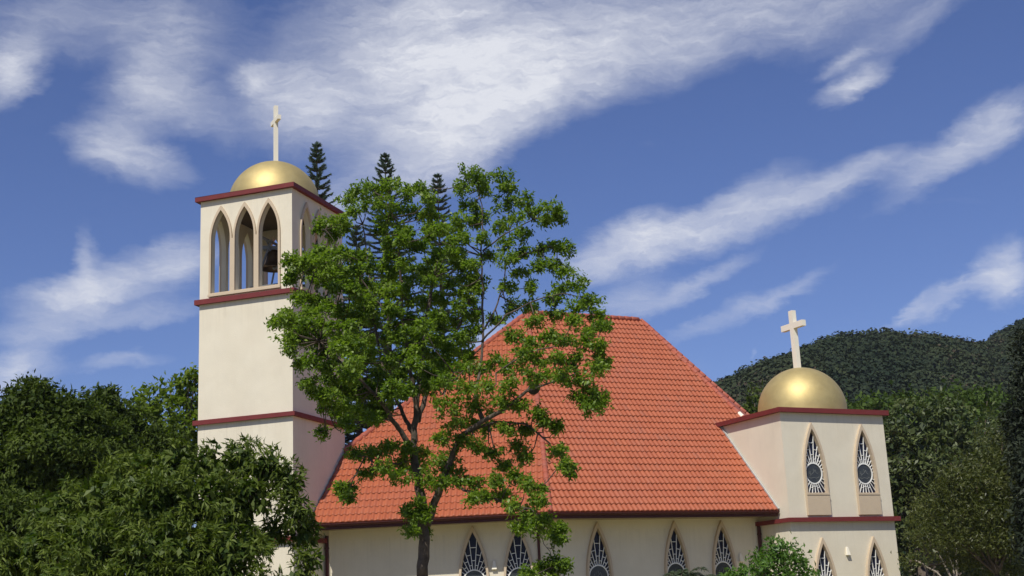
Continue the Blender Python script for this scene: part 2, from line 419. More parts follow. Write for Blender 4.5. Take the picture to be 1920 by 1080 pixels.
# ---- forest on the hill: leaf clumps gathered into crowns
r = np.random.default_rng(3); cs = []; tcol = []
for i in range(10500):
    s = 2.0 + (len(RP) - 3) * r.random(); rr = r.random() ** 0.8 * 1.12
    q = hill_pt(s, rr)
    if q.z < 4: continue
    cs.append(q); tcol.append(min(1, max(0, 0.5 + 1.1 * noise.noise(Vector((q.x * .03, q.y * .03, q.z * .05))) + r.normal() * 0.24)))
cs = np.array([list(c) for c in cs]); tcol = np.array(tcol)
size = 1.0 + 1.5 * r.random(len(cs)) ** 2 + (r.random(len(cs)) > 0.95) * 1.0
k = 42
dd = unit(r.normal(size=(len(cs) * k, 3))); dd[:, 2] = np.abs(dd[:, 2]) * 1.1
P = np.repeat(cs, k, 0) + dd * (np.repeat(size, k)[:, None] * (0.6 + 0.5 * r.random((len(dd), 1))))
tt = np.clip(np.repeat(tcol, k) * 0.9 + r.random(len(dd)) * 0.12, 0, 1)
tng = unit(np.cross(dd, r.normal(size=dd.shape)))
V, Fc, T = leaves(P, tng + dd * 0.2 + r.normal(size=dd.shape) * 0.15, 0.9, 0.78, tt, 4, N=dd * 2.4)
tag(pts2obj('hill_forest', V, Fc, LM['hill'], tint=T), 'dark green forest covering the hill behind the gold domed side tower', 'forest', kind='stuff')

# ================================================================== THE CHURCH
AF = 63.3                                   # direction of the long front wall, degrees from straight ahead
e_f, in_f = dirv(AF), dirv(AF - 90)         # along the eave, and into the building
E0 = Vector(at(1031, 960, 50.6)); ZE = E0.z
e_l, in_l = dirv(-87), dirv(3)
TF = 1.1
RL = Vector((0.69, 60.75, 15.55)); RR = Vector((6.29, 63.54, 15.55))
OF, OL = 1.45, 1.35                         # depth of the eaves
def isect(p, d, q, g):                      # intersection of two plan lines
    a = np.array([[d.x, -g.x], [d.y, -g.y]]); b = np.array([q.x - p.x, q.y - p.y]); s = np.linalg.solve(a, b)
    return p + d * s[0]
# plan points
K = Vector((-8.62, 50.0, 0)); dL, dR = dirv(-71.36), dirv(18.64); nL, nR = dirv(-161.36), dirv(108.64)
TW, TD = 4.19, 4.45
A = Vector((10.97, 54.85, 0)); AWID, ADEP = 5.55, 5.4
Wf = E0 + in_f * OF; Wl = E0 + in_l * OL
corner = isect(Wf, e_f, Wl, e_l); corner.z = 0
w_right = isect(Wf, e_f, A, in_f); w_right.z = 0
w_left = isect(Wl, e_l, K, dR); w_left.z = 0

church = empty('church', (corner.x, corner.y + 6, 0), 0, 'cream church hall with a steep red tiled roof between the two domed towers', 'church')
# walls with window holes. local frame: x along, z up, y outwards
def wall_with_windows(name, P0, ax, ny, length, height, holes, parent, z0=0.0, th=0.3, material=None):
    bm = bmesh.new()
    plate(bm, Vector((P0.x, P0.y, 0)), ax, UP, ny, [(0, z0), (length, z0), (length, height), (0, height)], holes, -th, 0)
    return obj(name, bm, material or M['wall'], parent)

# window: pointed frame, dark glass, ring and rays of white tracery
HA, HZ0, HZS, HZT = 0.59, -3.87, -2.15, 0.0     # outer frame: half width, foot, spring and tip (0 = tip)
IA = 0.505; ITT = -0.25; IZ0 = -2.95
RC, RRAD = -2.13, 0.41                          # ring centre below tip, radius
def clip_ray(c, ang, a, z0, zs, zt, start):
    """length of a ray from c at ang until it meets the lancet opening"""
    s = start; h = zt - zs; rr = (h * h + a * a) / (2 * a)
    while s < 4:
        x = c[0] + math.sin(ang) * s; z = c[1] + math.cos(ang) * s
        if z > zs: lim = (a - rr) + math.sqrt(max(rr * rr - (z - zs) ** 2, 0)) if z < zt else -1
        else: lim = a
        if abs(x) > lim or z < z0: return s
        s += 0.01
    return s
def window_meshes():
    X, Z, Y = Vector((1, 0, 0)), Vector((0, 0, 1)), Vector((0, 1, 0)); O = Vector((0, 0, 0))
    hole = lancet(IA, IZ0, HZS - 0.05, ITT)
    fr = bmesh.new(); plate(fr, O, X, Z, Y, lancet(HA, HZ0 + 0.9, HZS, HZT), [hole], -0.18, 0.12)
    gl = bmesh.new(); plate(gl, O, X, Z, Y, lancet(IA + 0.03, IZ0 - 0.02, HZS - 0.05, ITT + 0.05), [], -0.09, -0.07)
    disc = [(math.cos(a) * RRAD, RC + math.sin(a) * RRAD) for a in [2 * math.pi * i / 32 for i in range(32)]]
    rg = bmesh.new(); plate(rg, O, X, Z, Y, disc, [], -0.068, -0.055)
    tr = bmesh.new()
    ringo = [(math.cos(a) * (RRAD + 0.04), RC + math.sin(a) * (RRAD + 0.04)) for a in [2 * math.pi * i / 36 for i in range(36)]]
    ringi = [(math.cos(a) * (RRAD - 0.005), RC + math.sin(a) * (RRAD - 0.005)) for a in [2 * math.pi * i / 36 for i in range(36)]]
    plate(tr, O, X, Z, Y, ringo, [ringi], -0.066, -0.025)
    def bar(x0, z0, x1, z1, w_=0.0125, y=-0.045):
        d = Vector((x1 - x0, 0, z1 - z0)); L = d.length; d.normalize(); s = Vector((d.z, 0, -d.x))
        box(tr, Vector((x0, y, z0)), d, Y, s, 0, L, -0.017, 0.017, -w_, w_)
    degs = [-82, -66, -52, -39, -27, -16, -5.5, 5.5, 16, 27, 39, 52, 66, 82]
    lens = []
    for dg in degs:
        a = D(dg); s1 = clip_ray((0, RC), a, IA, IZ0, HZS - 0.05, ITT, RRAD)
        lens.append(s1)
        if s1 > RRAD + 0.05: bar(math.sin(a) * (RRAD + 0.02), RC + math.cos(a) * (RRAD + 0.02), math.sin(a) * s1, RC + math.cos(a) * s1)
    for i in range(len(degs) - 1):              # short cross pieces between neighbouring rays, staggered
        a0, a1 = D(degs[i]), D(degs[i + 1]); mx = min(lens[i], lens[i + 1])
        q = [0.78, 1.28] if i % 2 == 0 else [0.60, 1.0]
        for s in q:
            s = RRAD + (s - 0.40)
            if s < mx - 0.03: bar(math.sin(a0) * s, RC + math.cos(a0) * s, math.sin(a1) * s, RC + math.cos(a1) * s)
    for dg in (-62, -48, -35, -23, -11.5, 0, 11.5, 23, 35, 48, 62):     # rays below the ring
        a = D(180 + dg); s1 = clip_ray((0, RC), a, IA, IZ0, HZS - 0.05, ITT, RRAD)
        if s1 > RRAD + 0.05: bar(math.sin(a) * (RRAD + 0.02), RC + math.cos(a) * (RRAD + 0.02), math.sin(a) * s1, RC + math.cos(a) * s1, 0.012)
    for a0, a1, s in ((-23, -11.5, .62), (11.5, 23, .62), (0, 11.5, .55), (-11.5, 0, .55)):
        bar(math.sin(D(180 + a0)) * s, RC + math.cos(D(180 + a0)) * s, math.sin(D(180 + a1)) * s, RC + math.cos(D(180 + a1)) * s, 0.01)
    et = bmesh.new()                            # faint engraved lines in the round pane
    def curve(pp, w_=0.008):
        for (x0, z0), (x1, z1) in zip(pp[:-1], pp[1:]):
            d = Vector((x1 - x0, 0, z1 - z0)); L = d.length; d.normalize(); s = Vector((d.z, 0, -d.x))
            box(et, Vector((x0, -0.053, RC + z0)), d, Y, s, 0, L, -0.0015, 0.003, -w_, w_)
    curve([(-0.28, -0.16), (-0.15, -0.20), (0.0, -0.17), (0.14, -0.2), (0.27, -0.15)])
    curve([(-0.24, 0.02), (-0.12, -0.04), (0.02, 0.05), (0.10, 0.16), (0.13, 0.03), (0.22, -0.02)])
    curve([(-0.18, 0.1), (-0.16, -0.1)]); curve([(0.02, 0.05), (0.0, 0.2)])
    sill = bmesh.new(); box(sill, O, X, Y, Z, -HA, HA, -0.13, 0.15, HZ0 + 0.83, HZ0 + 0.90)
    ap = bmesh.new(); box(ap, O, X, Y, Z, -HA, HA, 0.0, 0.13, HZ0, HZ0 + 0.83)
    out = []
    for nm, b, m_ in (('window', fr, 'trim'), ('pane', gl, 'glass'), ('round_pane', rg, 'roundglass'), ('tracery', tr, 'frame'), ('engraving', et, 'etch'), ('sill', sill, 'trim'), ('apron', ap, 'trim')):
        me = bpy.data.meshes.new(nm); bmesh.ops.recalc_face_normals(b, faces=b.faces); b.to_mesh(me); b.free(); me.materials.append(M[m_]); out.append((nm, me))
    return out
WM = window_meshes()
def place_window(parent, P, ax, ny, ztip):
    """P: plan point of the window axis on the wall face"""
    mw = Matrix(((ax.x, ny.x, 0, P.x), (ax.y, ny.y, 0, P.y), (0, 0, 1, ztip), (0, 0, 0, 1)))
    f = bpy.data.objects.new('window', WM[0][1]); C.objects.link(f); f.parent = parent
    f.matrix_parent_inverse = Matrix.Translation(parent.location).inverted() if parent.rotation_euler.z == 0 else (Matrix.Translation(parent.location) @ Matrix.Rotation(parent.rotation_euler.z, 4, 'Z')).inverted()
    f.matrix_basis = mw
    for nm, me in WM[1:]:
        c_ = bpy.data.objects.new(nm, me); C.objects.link(c_); c_.parent = f
    return f
def whole(cx, ztip): return lancet(IA + 0.04, ztip + IZ0 - 0.03, ztip + HZS - 0.05, ztip + ITT + 0.05, cx)
# survey the window axes: intersect photo rays with wall planes
def on_wall(px, py, P, n, off=0.0):
    d = Vector(ray(px, py)); o = Vector(EYE); Q = P + n * off
    return o + d * ((Q - o).dot(n) / d.dot(n))
nf, nl = -in_f, -in_l
ZT = 5.13
fw = [(on_wall(px, 1010, Wf, nf, 0.0) - corner).dot(e_f) for px in (1119.5, 1264, 1352.5)]
lw = [(on_wall(px, 1015, Wl, nl, 0.0) - corner).dot(e_l) for px in (886.5, 970.5)]
Lf = (w_right - corner).dot(e_f); Ll = (w_left - corner).dot(e_l)
WTOP = 5.22
wall_with_windows('wall', corner, e_f, nf, Lf, WTOP, [whole(x, ZT) for x in fw], church)
wall_with_windows('wall', corner, e_l, nl, Ll, WTOP, [whole(x, ZT) for x in lw], church)
for x in fw: place_window(church, corner + e_f * x, e_f, nf, ZT)
for x in lw: place_window(church, corner + e_l * x, e_l, nl, ZT)
# the walls that close the hall at the back
back = [w_left, K + dR * TD, Vector((-9.0, 66, 0)), Vector((-2, 76, 0)), Vector((8, 78, 0)), Vector((17, 70, 0)), A + in_f * ADEP + e_f * 1.0]
for p0, p1 in zip(back[:-1], back[1:]):
    d = (p1 - p0); L = d.length; d.normalize(); n = Vector((-d.y, d.x, 0))
    bm = bmesh.new(); box(bm, Vector((p0.x, p0.y, 0)), d, n, UP, 0, L, -0.2, 0.0, 0, WTOP); obj('wall', bm, M['wall'], church)
# dark room inside so panes do not look through
# ---- roof
tile_bm = bmesh.new(); uvl = tile_bm.loops.layers.uv.new('tile')
COURSE, WAVE = 0.40, 0.225
def tiled(P0, eu, inn, tf, ulo, uhi, vmax):
    """P0 eave point, eu along the eave, inn inward plan dir, tf tan pitch; ulo(v), uhi(v): limits at v metres up the slope"""
    cs = 1 / math.sqrt(1 + tf * tf); sn = tf * cs
    up = inn * cs + UP * sn; nrm_ = (UP * cs - inn * sn)
    n = int(vmax / COURSE) + 1
    for i in range(n):
        v0, v1 = i * COURSE, min((i + 1) * COURSE + 0.02, vmax)
        if v0 >= vmax: break
        a0, b0 = ulo(v0), uhi(v0); a1, b1 = ulo(v1), uhi(v1)
        lo, hi = min(a0, a1), max(b0, b1)
        st = WAVE / 7; m = int((hi - lo) / st) + 2
        sag = 0.012 * math.sin(i * 1.7 + P0.x)
        rows = []
        for (v, lift) in ((v0, -0.035), (v0, 0.043), (v0 + 0.06, 0.043), (v1, 0.004)):
            aa, bb = ulo(v), uhi(v); row = []
            for k_ in range(m + 1):
                u = lo + k_ * st + (WAVE * 0.5 if False else 0)
                ph = (u / WAVE) % 1.0
                wv = 0.036 * (math.sin(math.pi * min(ph / 0.62, 1)) if ph < 0.62 else -0.35 * math.sin(math.pi * (ph - 0.62) / 0.38))
                uu = min(max(u, aa), bb)
                z = lift + (wv if lift > -0.03 else wv * 0.9) + sag * 0.3
                vv = v + 0.012 * math.sin(2 * math.pi * ph) * (1 if lift > 0.04 else 0)
                row.append((tile_bm.verts.new(P0 + eu * uu + up * vv + nrm_ * z), u, v0 + 0.1))
            rows.append(row)
        for ra, rb in zip(rows[:-1], rows[1:]):
            for k_ in range(m):
                q = (ra[k_], ra[k_ + 1], rb[k_ + 1], rb[k_])
                if (q[0][0].co - q[1][0].co).length < 1e-5 and (q[2][0].co - q[3][0].co).length < 1e-5: continue
                f = tile_bm.faces.new([x[0] for x in q])
                f.smooth = True
                um = (q[0][1] + q[1][1]) / 2
                for lp in f.loops: lp[uvl].uv = (um, v0 + 0.1)
cs1 = 1 / math.sqrt(1 + TF * TF)
vF = (RL.z - ZE) / (TF * cs1)
uL1 = (RL - E0).dot(e_f); uR1 = (RR - E0).dot(e_f)
HIPR = on_wall(1395, 785, E0, (UP * cs1 - in_f * (TF * cs1)).normalized())
uH = (HIPR - E0).dot(e_f); vH = (HIPR - E0).dot(in_f) / cs1
slopeR = (uH - uR1) / (vH - vF)
UA = (A - E0).dot(e_f)                       # where the side tower's wall cuts the roof
vA = 3.65 / cs1
tiled(E0, e_f, in_f, TF, lambda v: uL1 * v / vF, lambda v: (UA - 0.03) if v < vA else uR1 + (v - vF) * slopeR, vF)
TL_ = (RL.z - ZE) / ((RL - E0).dot(in_l)); csL = 1 / math.sqrt(1 + TL_ * TL_); vL = (RL.z - ZE) / (TL_ * csL)
uT = (RL - E0).dot(e_l)
nLp = (UP * csL - in_l * (TL_ * csL)).normalized()
eaveL = on_wall(592, 982, E0, nLp)          # left end of the eave
H1 = on_wall(648, 843, E0, nLp)             # where the far hip meets the bell tower
uE = (eaveL - E0).dot(e_l)
uHl, vHl = (H1 - E0).dot(e_l), (H1 - E0).dot(in_l) / csL
# cut against the tower's right face: line through two plan points on the roof plane
def tower_cut(v):
    z = ZE + v * TL_ * csL; P = E0 + in_l * (v * csL); q = isect(P, e_l, K, dR); return (q - E0).dot(e_l) - 0.04
def uhiL(v):
    lim = uT + (v - vL) * (uHl - uT) / (vHl - vL)
    return max(min(lim, tower_cut(v), uE + v * 0.6 if v < 0.6 else 99), 0.0)
tiled(E0, e_l, in_l, TL_, lambda v: uT * v / vL, uhiL, vL)
roof = obj('roof', tile_bm, M['tile'], church)
# rest of the roof behind the two seen slopes
P2 = Vector(at(1402, 778, 64.5)); tt_ = (ZE - RR.z) / (P2.z - RR.z); farR = RR + (P2 - RR) * tt_
nearR = RR + (HIPR - RR) * ((ZE - RR.z) / (HIPR.z - RR.z))
H1b = RL + (H1 - RL) * ((ZE - RL.z) / (H1.z - RL.z))
backL, backR = Vector((-4, 80, ZE)), Vector((14, 82, ZE))
bm = bmesh.new()
vv = {n_: bm.verts.new(p_ - Vector((0, 0, 0.03))) for n_, p_ in dict(RL=RL, RR=RR, nr=nearR, fr=farR, bl=backL, br=backR, hl=H1b).items()}
for f in (('RR', 'nr', 'fr'), ('RR', 'fr', 'br'), ('RR', 'br', 'bl', 'RL'), ('RL', 'bl', 'hl')): bm.faces.new([vv[x] for x in f])
obj('back_slope', bm, M['ridge'], roof)
def caps(name, p0, p1, r_=0.13, step=0.38, parent=roof, m_='ridge'):
    bm = bmesh.new(); d = (p1 - p0); L = d.length; d.normalize(); n = int(L / step)
    for i in range(n):
        a = p0 + d * (i * step); b = p0 + d * ((i + 1) * step + 0.05)
        tube(bm, [a, a + d * 0.04, b], [r_ * 1.12, r_ * 1.08, r_ * 0.9], 10)
    return obj(name, bm, M[m_], parent, smooth=True)
caps('ridge_cap', RL, RR)
caps('hip_cap', E0 + Vector((0, 0, 0.02)), RL, 0.11)
caps('hip_cap', H1 + (H1b - H1) * 0.02, RL)
caps('hip_cap', HIPR + (nearR - HIPR) * 0.12, RR, 0.12)
caps('hip_cap', RR + (P2 - RR) * 1.3, RR, 0.1)
bm = bmesh.new(); q = HIPR + (RR - HIPR).normalized() * 0.15; d = (RR - HIPR).normalized(); tube(bm, [q - d * 0.3, q + d * 0.35], [0.13, 0.12], 10); o_ = obj('mortar_patch', bm, M['white'], roof); 
# gutter, fascia and soffit
gb = bmesh.new()
eF = E0 + e_f * (UA - 0.05); 
def gut(p, q, n, bm):
    d = (q - p); L = d.length; d.normalize()
    prof = [(0.02, -0.04), (0.11, -0.03), (0.11, -0.06), (0.07, -0.12), (0.0, -0.14), (-0.04, -0.14), (-0.04, -0.25), (-0.07, -0.25), (-0.07, -0.04)]
    a = [bm.verts.new(p + n * x + UP * z) for x, z in prof]; b = [bm.verts.new(q + n * x + UP * z) for x, z in prof]
    for i in range(len(prof)): bm.faces.new((a[i], a[(i + 1) % len(prof)], b[(i + 1) % len(prof)], b[i]))
    bm.faces.new(a[::-1]); bm.faces.new(b)
gut(E0 - e_f * 0.03, eF, nf, gb); obj('gutter', gb, M['gutter'], roof)
gb = bmesh.new(); gut(E0 - e_l * 0.03, Vector((eaveL.x, eaveL.y, ZE)) + e_l * 0.05, nl, gb); obj('gutter', gb, M['gutter'], roof)
bm = bmesh.new()
sz = ZE - 0.2
el2 = Vector((eaveL.x, eaveL.y, ZE))
pl = [E0, eF, w_right + Vector((0, 0, 0)) , corner, w_left, el2]
bm.faces.new([bm.verts.new((p.x, p.y, sz)) for p in (E0 + in_f * .05, eF + in_f * .05, w_right, corner)])
bm.faces.new([bm.verts.new((p.x, p.y, sz + 0.001)) for p in (E0 + in_l * .05, corner, w_left, el2 + in_l * .05)])
obj('soffit', bm, M['soffit'], roof)
# verge board closing the left end of the eave against the tower
bm = bmesh.new(); q0 = on_wall(584.5, 963.5, E0, nLp); q1 = H1
d = (q1 - q0); L = d.length; d.normalize()
box(bm, q0 + nLp * 0.02, d, e_l, nLp, -0.45, L, 0.02, 0.10, -0.05, 0.12); obj('valley_flashing', bm, M['lead'], roof)
# flashing along the side tower
bm = bmesh.new(); nFp = (UP * cs1 - in_f * (TF * cs1)).normalized()
f0 = E0 + e_f * (UA - 0.06) + nFp * 0.06; upF = (in_f * cs1 + UP * TF * cs1)
box(bm, f0, upF, e_f, nFp, 0.0, vA + 0.1, -0.03, 0.04, -0.02, 0.05); obj('flashing', bm, M['lead'], roof)
# downpipes
def pipe(P, z1=5.0, parent=church, r_=0.055):
    bm = bmesh.new(); tube(bm, [(P.x, P.y, 0), (P.x, P.y, z1)], r_, 10)
    for z in (1.2, 3.2, z1 - 0.5): tube(bm, [(P.x, P.y, z), (P.x, P.y, z + 0.05)], r_ * 1.3, 10)
    obj('downpipe', bm, M['gutter'], parent, smooth=False)
pipe(corner + (nf + nl).normalized() * 0.09)
pipe(w_right + nf * 0.09 - e_f * 0.1, 5.0, church, 0.075)
pipe(w_left + nl * 0.09 - e_l * 0.1, 5.0, church, 0.07)
def wall_light(parent, P, ax, ny, z):
    bm = bmesh.new(); o = Vector((P.x, P.y, z))
    vs = [bm.verts.new(o + ax * x + ny * y + UP * q) for x, y, q in ((-.10, 0, -.16), (.10, 0, -.16), (.10, .13, -.16), (-.10, .13, -.16), (-.055, 0, .18), (.055, 0, .18), (.055, .05, .18), (-.055, .05, .18))]
    for f in ((0, 1, 2, 3), (4, 7, 6, 5), (0, 4, 5, 1), (1, 5, 6, 2), (2, 6, 7, 3), (3, 7, 4, 0)): bm.faces.new([vs[i] for i in f])
    bmesh.ops.bevel(bm, geom=list(bm.edges), offset=0.01, segments=1, affect='EDGES')
    obj('wall_light', bm, M['white'], parent)
P = on_wall(1388, 1046, Wf, nf); wall_light(church, P, e_f, nf, P.z)
P = on_wall(927, 1060, Wl, nl); wall_light(church, P, e_l, nl, P.z)

# ================================================================== SIDE TOWER (right)
side = empty('side_tower', (*(A + e_f * AWID / 2 + in_f * ADEP / 2)[:2], 0), 0, 'low square cream tower with a gold dome at the right end of the church', 'tower')
ZB0, ZB1, ZC0, ZC1 = 4.86, 5.03, 9.41, 9.60
wx = [1.5, 4.22]
wall_with_windows('wall', A, e_f, nf, AWID, ZC0, [whole(x, z) for x in wx for z in (9.0, 4.22)], side)
nAl = -e_f
bm = bmesh.new()
P_ = [A + in_f * 0.3, A + in_f * ADEP, A + in_f * ADEP + e_f * AWID, A + in_f * 0.3 + e_f * AWID, A + in_f * 0.3 + e_f * (AWID - .3), A + in_f * (ADEP - .3) + e_f * (AWID - .3), A + in_f * (ADEP - .3) + e_f * .3, A + in_f * .3 + e_f * .3]
prism(bm, P_, 0, ZC0 - 0.001); obj('wall', bm, M['wall'], side)
for x in wx:
    for z in (9.0, 4.22): place_window(side, A + e_f * x, e_f, nf, z)
def ring_band(name, O, ax, ay, w_, d_, z0, z1, out, parent, inner=0.02, m_='red'):
    bm = bmesh.new()
    o = [(-out, -out), (w_ + out, -out), (w_ + out, d_ + out), (-out, d_ + out)]; i_ = [(inner, inner), (w_ - inner, inner), (w_ - inner, d_ - inner), (inner, d_ - inner)]
    plate(bm, O, ax, ay, UP, o, [i_], z0, z1)
    bmesh.ops.bevel(bm, geom=[e for e in bm.edges if abs(e.verts[0].co.z - e.verts[1].co.z) < 1e-4 and len(e.link_faces) == 2 and abs(e.link_faces[0].normal.dot(e.link_faces[1].normal)) < 0.5], offset=0.012, segments=1, affect='EDGES')
    return obj(name, bm, M[m_], parent)
A0 = Vector((A.x, A.y, 0)); K0 = Vector((K.x, K.y, 0))
ring_band('cornice', A0, e_f, in_f, AWID, ADEP, ZC0, ZC1, 0.2, side, 0.3)
ring_band('string_course', A0, e_f, in_f, AWID, ADEP, ZB0, ZB1, 0.2, side)
bm = bmesh.new(); box(bm, A0, e_f, in_f, UP, 0.25, AWID - .25, 0.25, ADEP - .25, ZC0 - 0.1, ZC1 - 0.02); obj('deck', bm, M['deck'], side)
P = on_wall(1588, 1034, A, nf); wall_light(side, P, e_f, nf, P.z)
def dome(cen, rad, parent, drum=0.0):
    bm = bmesh.new(); n = 64; rows = []
    prof = [(1.0, -drum)] if drum else []
    prof += [(math.cos(a), math.sin(a) * rad) for a in [math.pi / 2 * i / 24 for i in range(24)]]
    for pr, z in prof: rows.append([bm.verts.new((cen.x + math.cos(2 * math.pi * k_ / n) * rad * pr, cen.y + math.sin(2 * math.pi * k_ / n) * rad * pr, cen.z + z)) for k_ in range(n)])
    top = bm.verts.new((cen.x, cen.y, cen.z + rad))
    for a, b in zip(rows[:-1], rows[1:]):
        for k_ in range(n): bm.faces.new((a[k_], a[(k_ + 1) % n], b[(k_ + 1) % n], b[k_]))
    for k_ in range(n): bm.faces.new((rows[-1][k_], rows[-1][(k_ + 1) % n], top))
    return obj('dome', bm, M['gold'], parent, smooth=True)
def cross(cen, z0, z1, zb, bar, th, parent):
    ax = dirv(153); ay = dirv(63); bm = bmesh.new(); h = th / 2
    pts = [(-h, z0), (h, z0), (h, zb - h), (bar / 2, zb - h), (bar / 2, zb + h), (h, zb + h), (h, z1), (-h, z1), (-h, zb + h), (-bar / 2, zb + h), (-bar / 2, zb - h), (-h, zb - h)]
    plate(bm, Vector((cen.x, cen.y, 0)), ax, UP, ay, pts, [], -h * 0.8, h * 0.8)
    return obj('cross', bm, M['white'], parent)
DC = Vector((12.60, 57.98, 9.85)); dm = dome(DC, 1.94, side, 0.3)
cross(DC + Vector((-0.03, 0, 0)), 11.6, 14.42, 13.72, 1.5, 0.27, side)

# ================================================================== BELL TOWER (left)
bt = empty('bell_tower', (*(K + dL * TW / 2 + dR * TD / 2)[:2], 0), 0, 'tall cream bell tower with open arches and a gold dome left of the church', 'tower')
bm = bmesh.new(); box(bm, K0, dL, dR, UP, 0, TW, 0, TD, 0, 14.31); obj('shaft', bm, M['wall'], bt)
for z0, z1, ii in ((4.72, 4.9, .02), (9.45, 9.61, .02), (14.31, 14.49, .5)): ring_band('string_course', K0, dL, dR, TW, TD, z0, z1, 0.155, bt, ii)
bm = bmesh.new(); box(bm, K0, dL, dR, UP, 0.4, TW - .4, 0.4, TD - .4, 14.3, 14.5); obj('belfry_floor', bm, M['deck'], bt)
ring_band('cornice', K0, dL, dR, TW, TD, 18.65, 18.83, 0.17, bt, 0.3)
bm = bmesh.new(); box(bm, K0, dL, dR, UP, 0.25, TW - .25, 0.25, TD - .25, 18.45, 18.8); obj('belfry_ceiling', bm, M['dark'], bt)
TH = 0.24
def belfry_side(P, ax, ny, length, x0, x1, cens):
    hol = [lancet(0.435, 14.72, 16.95, 18.17, c_) for c_ in cens]
    bm = bmesh.new(); plate(bm, P, ax, UP, ny, [(x0, 14.49), (x1, 14.49), (x1, 18.649), (x0, 18.649)], [lancet(0.44, 14.71, 16.95, 18.18, c_) for c_ in cens], -TH, 0)
    obj('belfry_wall', bm, M['wall'], bt)
    # projecting surround: union outline of the three arches
    fr = bmesh.new(); a = 0.525; zs, zt = 16.9, 18.36
    sp_ = cens[1] - cens[0]
    h = zt - zs; r_ = (h * h + a * a) / (2 * a)
    def half(zz): return (a - r_) + math.sqrt(max(r_ * r_ - zz * zz, 0))
    out_ = [(cens[0] - a, 14.6), (cens[-1] + a, 14.6)]
    N_ = 10
    for ci in range(len(cens) - 1, -1, -1):
        c_ = cens[ci]
        zj0 = 0.0
        for i in range(N_ + 1):
            zz = h * i / N_; x = c_ + half(zz)
            if ci < len(cens) - 1 and x > (cens[ci] + cens[ci + 1]) / 2 - 0.004: continue
            if i < N_: out_.append((x, zs + zz))
        out_.append((c_, zt))
        for i in range(N_ - 1, -1, -1):
            zz = h * i / N_; x = c_ - half(zz)
            if ci > 0 and x < (cens[ci] + cens[ci - 1]) / 2 + 0.004: continue
            out_.append((x, zs + zz))
    plate(fr, P, ax, UP, ny, out_, hol, -0.02, 0.08)
    f = obj('arch_surround', fr, M['trim'], bt)
    sb = bmesh.new(); box(sb, P, ax, ny, UP, cens[0] - a - .02, cens[-1] + a + .02, 0.0, 0.12, 14.575, 14.66); obj('sill', sb, M['trim'], bt)
cL = [1.03, 2.12, 3.21]; cR = [1.14, 2.22, 3.30]
belfry_side(K0, dL, nL, TW, 0, TW, cL)
belfry_side(K0 + dR * TD, dL, -nL, TW, 0, TW, cL)
belfry_side(K0, dR, nR, TD, TH, TD - TH, cR)
belfry_side(K0 + dL * TW, dR, -nR, TD, TH, TD - TH, cR)
TC = K0 + dL * TW / 2 + dR * TD / 2
dome(Vector((TC.x + 0.05, TC.y, 18.80)), 1.92, bt)
cross(Vector((TC.x + 0.12, TC.y, 0)), 20.5, 23.31, 22.64, 1.05, 0.19, bt)

# bells and their steel stand stand inside the belfry: things of their own
def bell(P, R_, label):
    t_ = empty('church_bell', P, 0.3, label, 'bell', 'bells hung in the belfry')
    prof = [(0.16, 0.98), (0.30, 0.95), (0.42, 0.82), (0.48, 0.55), (0.56, 0.3), (0.72, 0.1), (0.86, 0.0), (0.80, 0.0), (0.5, 0.3), (0.4, 0.6), (0.3, 0.85)]
    bm = bmesh.new(); n = 28
    rows = [[bm.verts.new((math.cos(2 * math.pi * k_ / n) * a * R_, math.sin(2 * math.pi * k_ / n) * a * R_, b * R_ * 1.25)) for k_ in range(n)] for a, b in prof]
    for a, b in zip(rows[:-1], rows[1:]):
        for k_ in range(n): bm.faces.new((a[k_], a[(k_ + 1) % n], b[(k_ + 1) % n], b[k_]))
    bm.faces.new(rows[0]); bm.faces.new(rows[-1])
    obj('bell_body', bm, M['bronze'], t_, True, True)
    bm = bmesh.new(); tube(bm, [(0, 0, R_ * 0.9), (0, 0, 0.1)], 0.025, 8); bmesh.ops.create_icosphere(bm, subdivisions=2, radius=0.08, matrix=Matrix.Translation((0, 0, 0.06)))
    obj('clapper', bm, M['steel'], t_, True)
    bm = bmesh.new(); box(bm, Vector((0, 0, R_ * 1.25)), Vector((1, 0, 0)), Vector((0, 1, 0)), UP, -R_, R_, -.07, .07, 0, .16); obj('headstock', bm, M['steel'], t_, True)
    bm = bmesh.new()
    pts_ = [(R_ * 1.05, math.cos(a) * R_ * .8, R_ * 1.3 + math.sin(a) * R_ * .8) for a in [2 * math.pi * i / 24 for i in range(25)]]
    tube(bm, pts_, 0.025, 6, False)
    for i in range(0, 24, 4): tube(bm, [(R_ * 1.05, 0, R_ * 1.3), pts_[i]], 0.015, 5)
    obj('wheel', bm, M['steel'], t_, True)
ctr = TC
bell(ctr - dL * 0.25 - dR * 0.35 + UP * 15.95, 0.66, 'bronze bell with a steel wheel seen through the right arch of the belfry')
bell(ctr + dL * 0.35 + dR * 0.75 + UP * 16.5, 0.46, 'smaller bronze bell hanging higher and farther back in the belfry')
fs = empty('bell_stand', ctr + UP * 14.5, 0, 'grey steel bell stand with slanted legs inside the belfry', 'frame')
for sx_ in (-1, 1):
    for (a, b) in ((0.35, -1), (0.35, 1)):
        bm = bmesh.new(); tube(bm, [ctr + dL * (0.95 * sx_ * b - .2) + dR * (a * 0 + 0.75 * sx_) + UP * 14.5, ctr + dL * (-0.1 + .1 * b) + dR * 0.5 * sx_ + UP * 17.15], 0.045, 6); obj('leg', bm, M['steel'], fs)
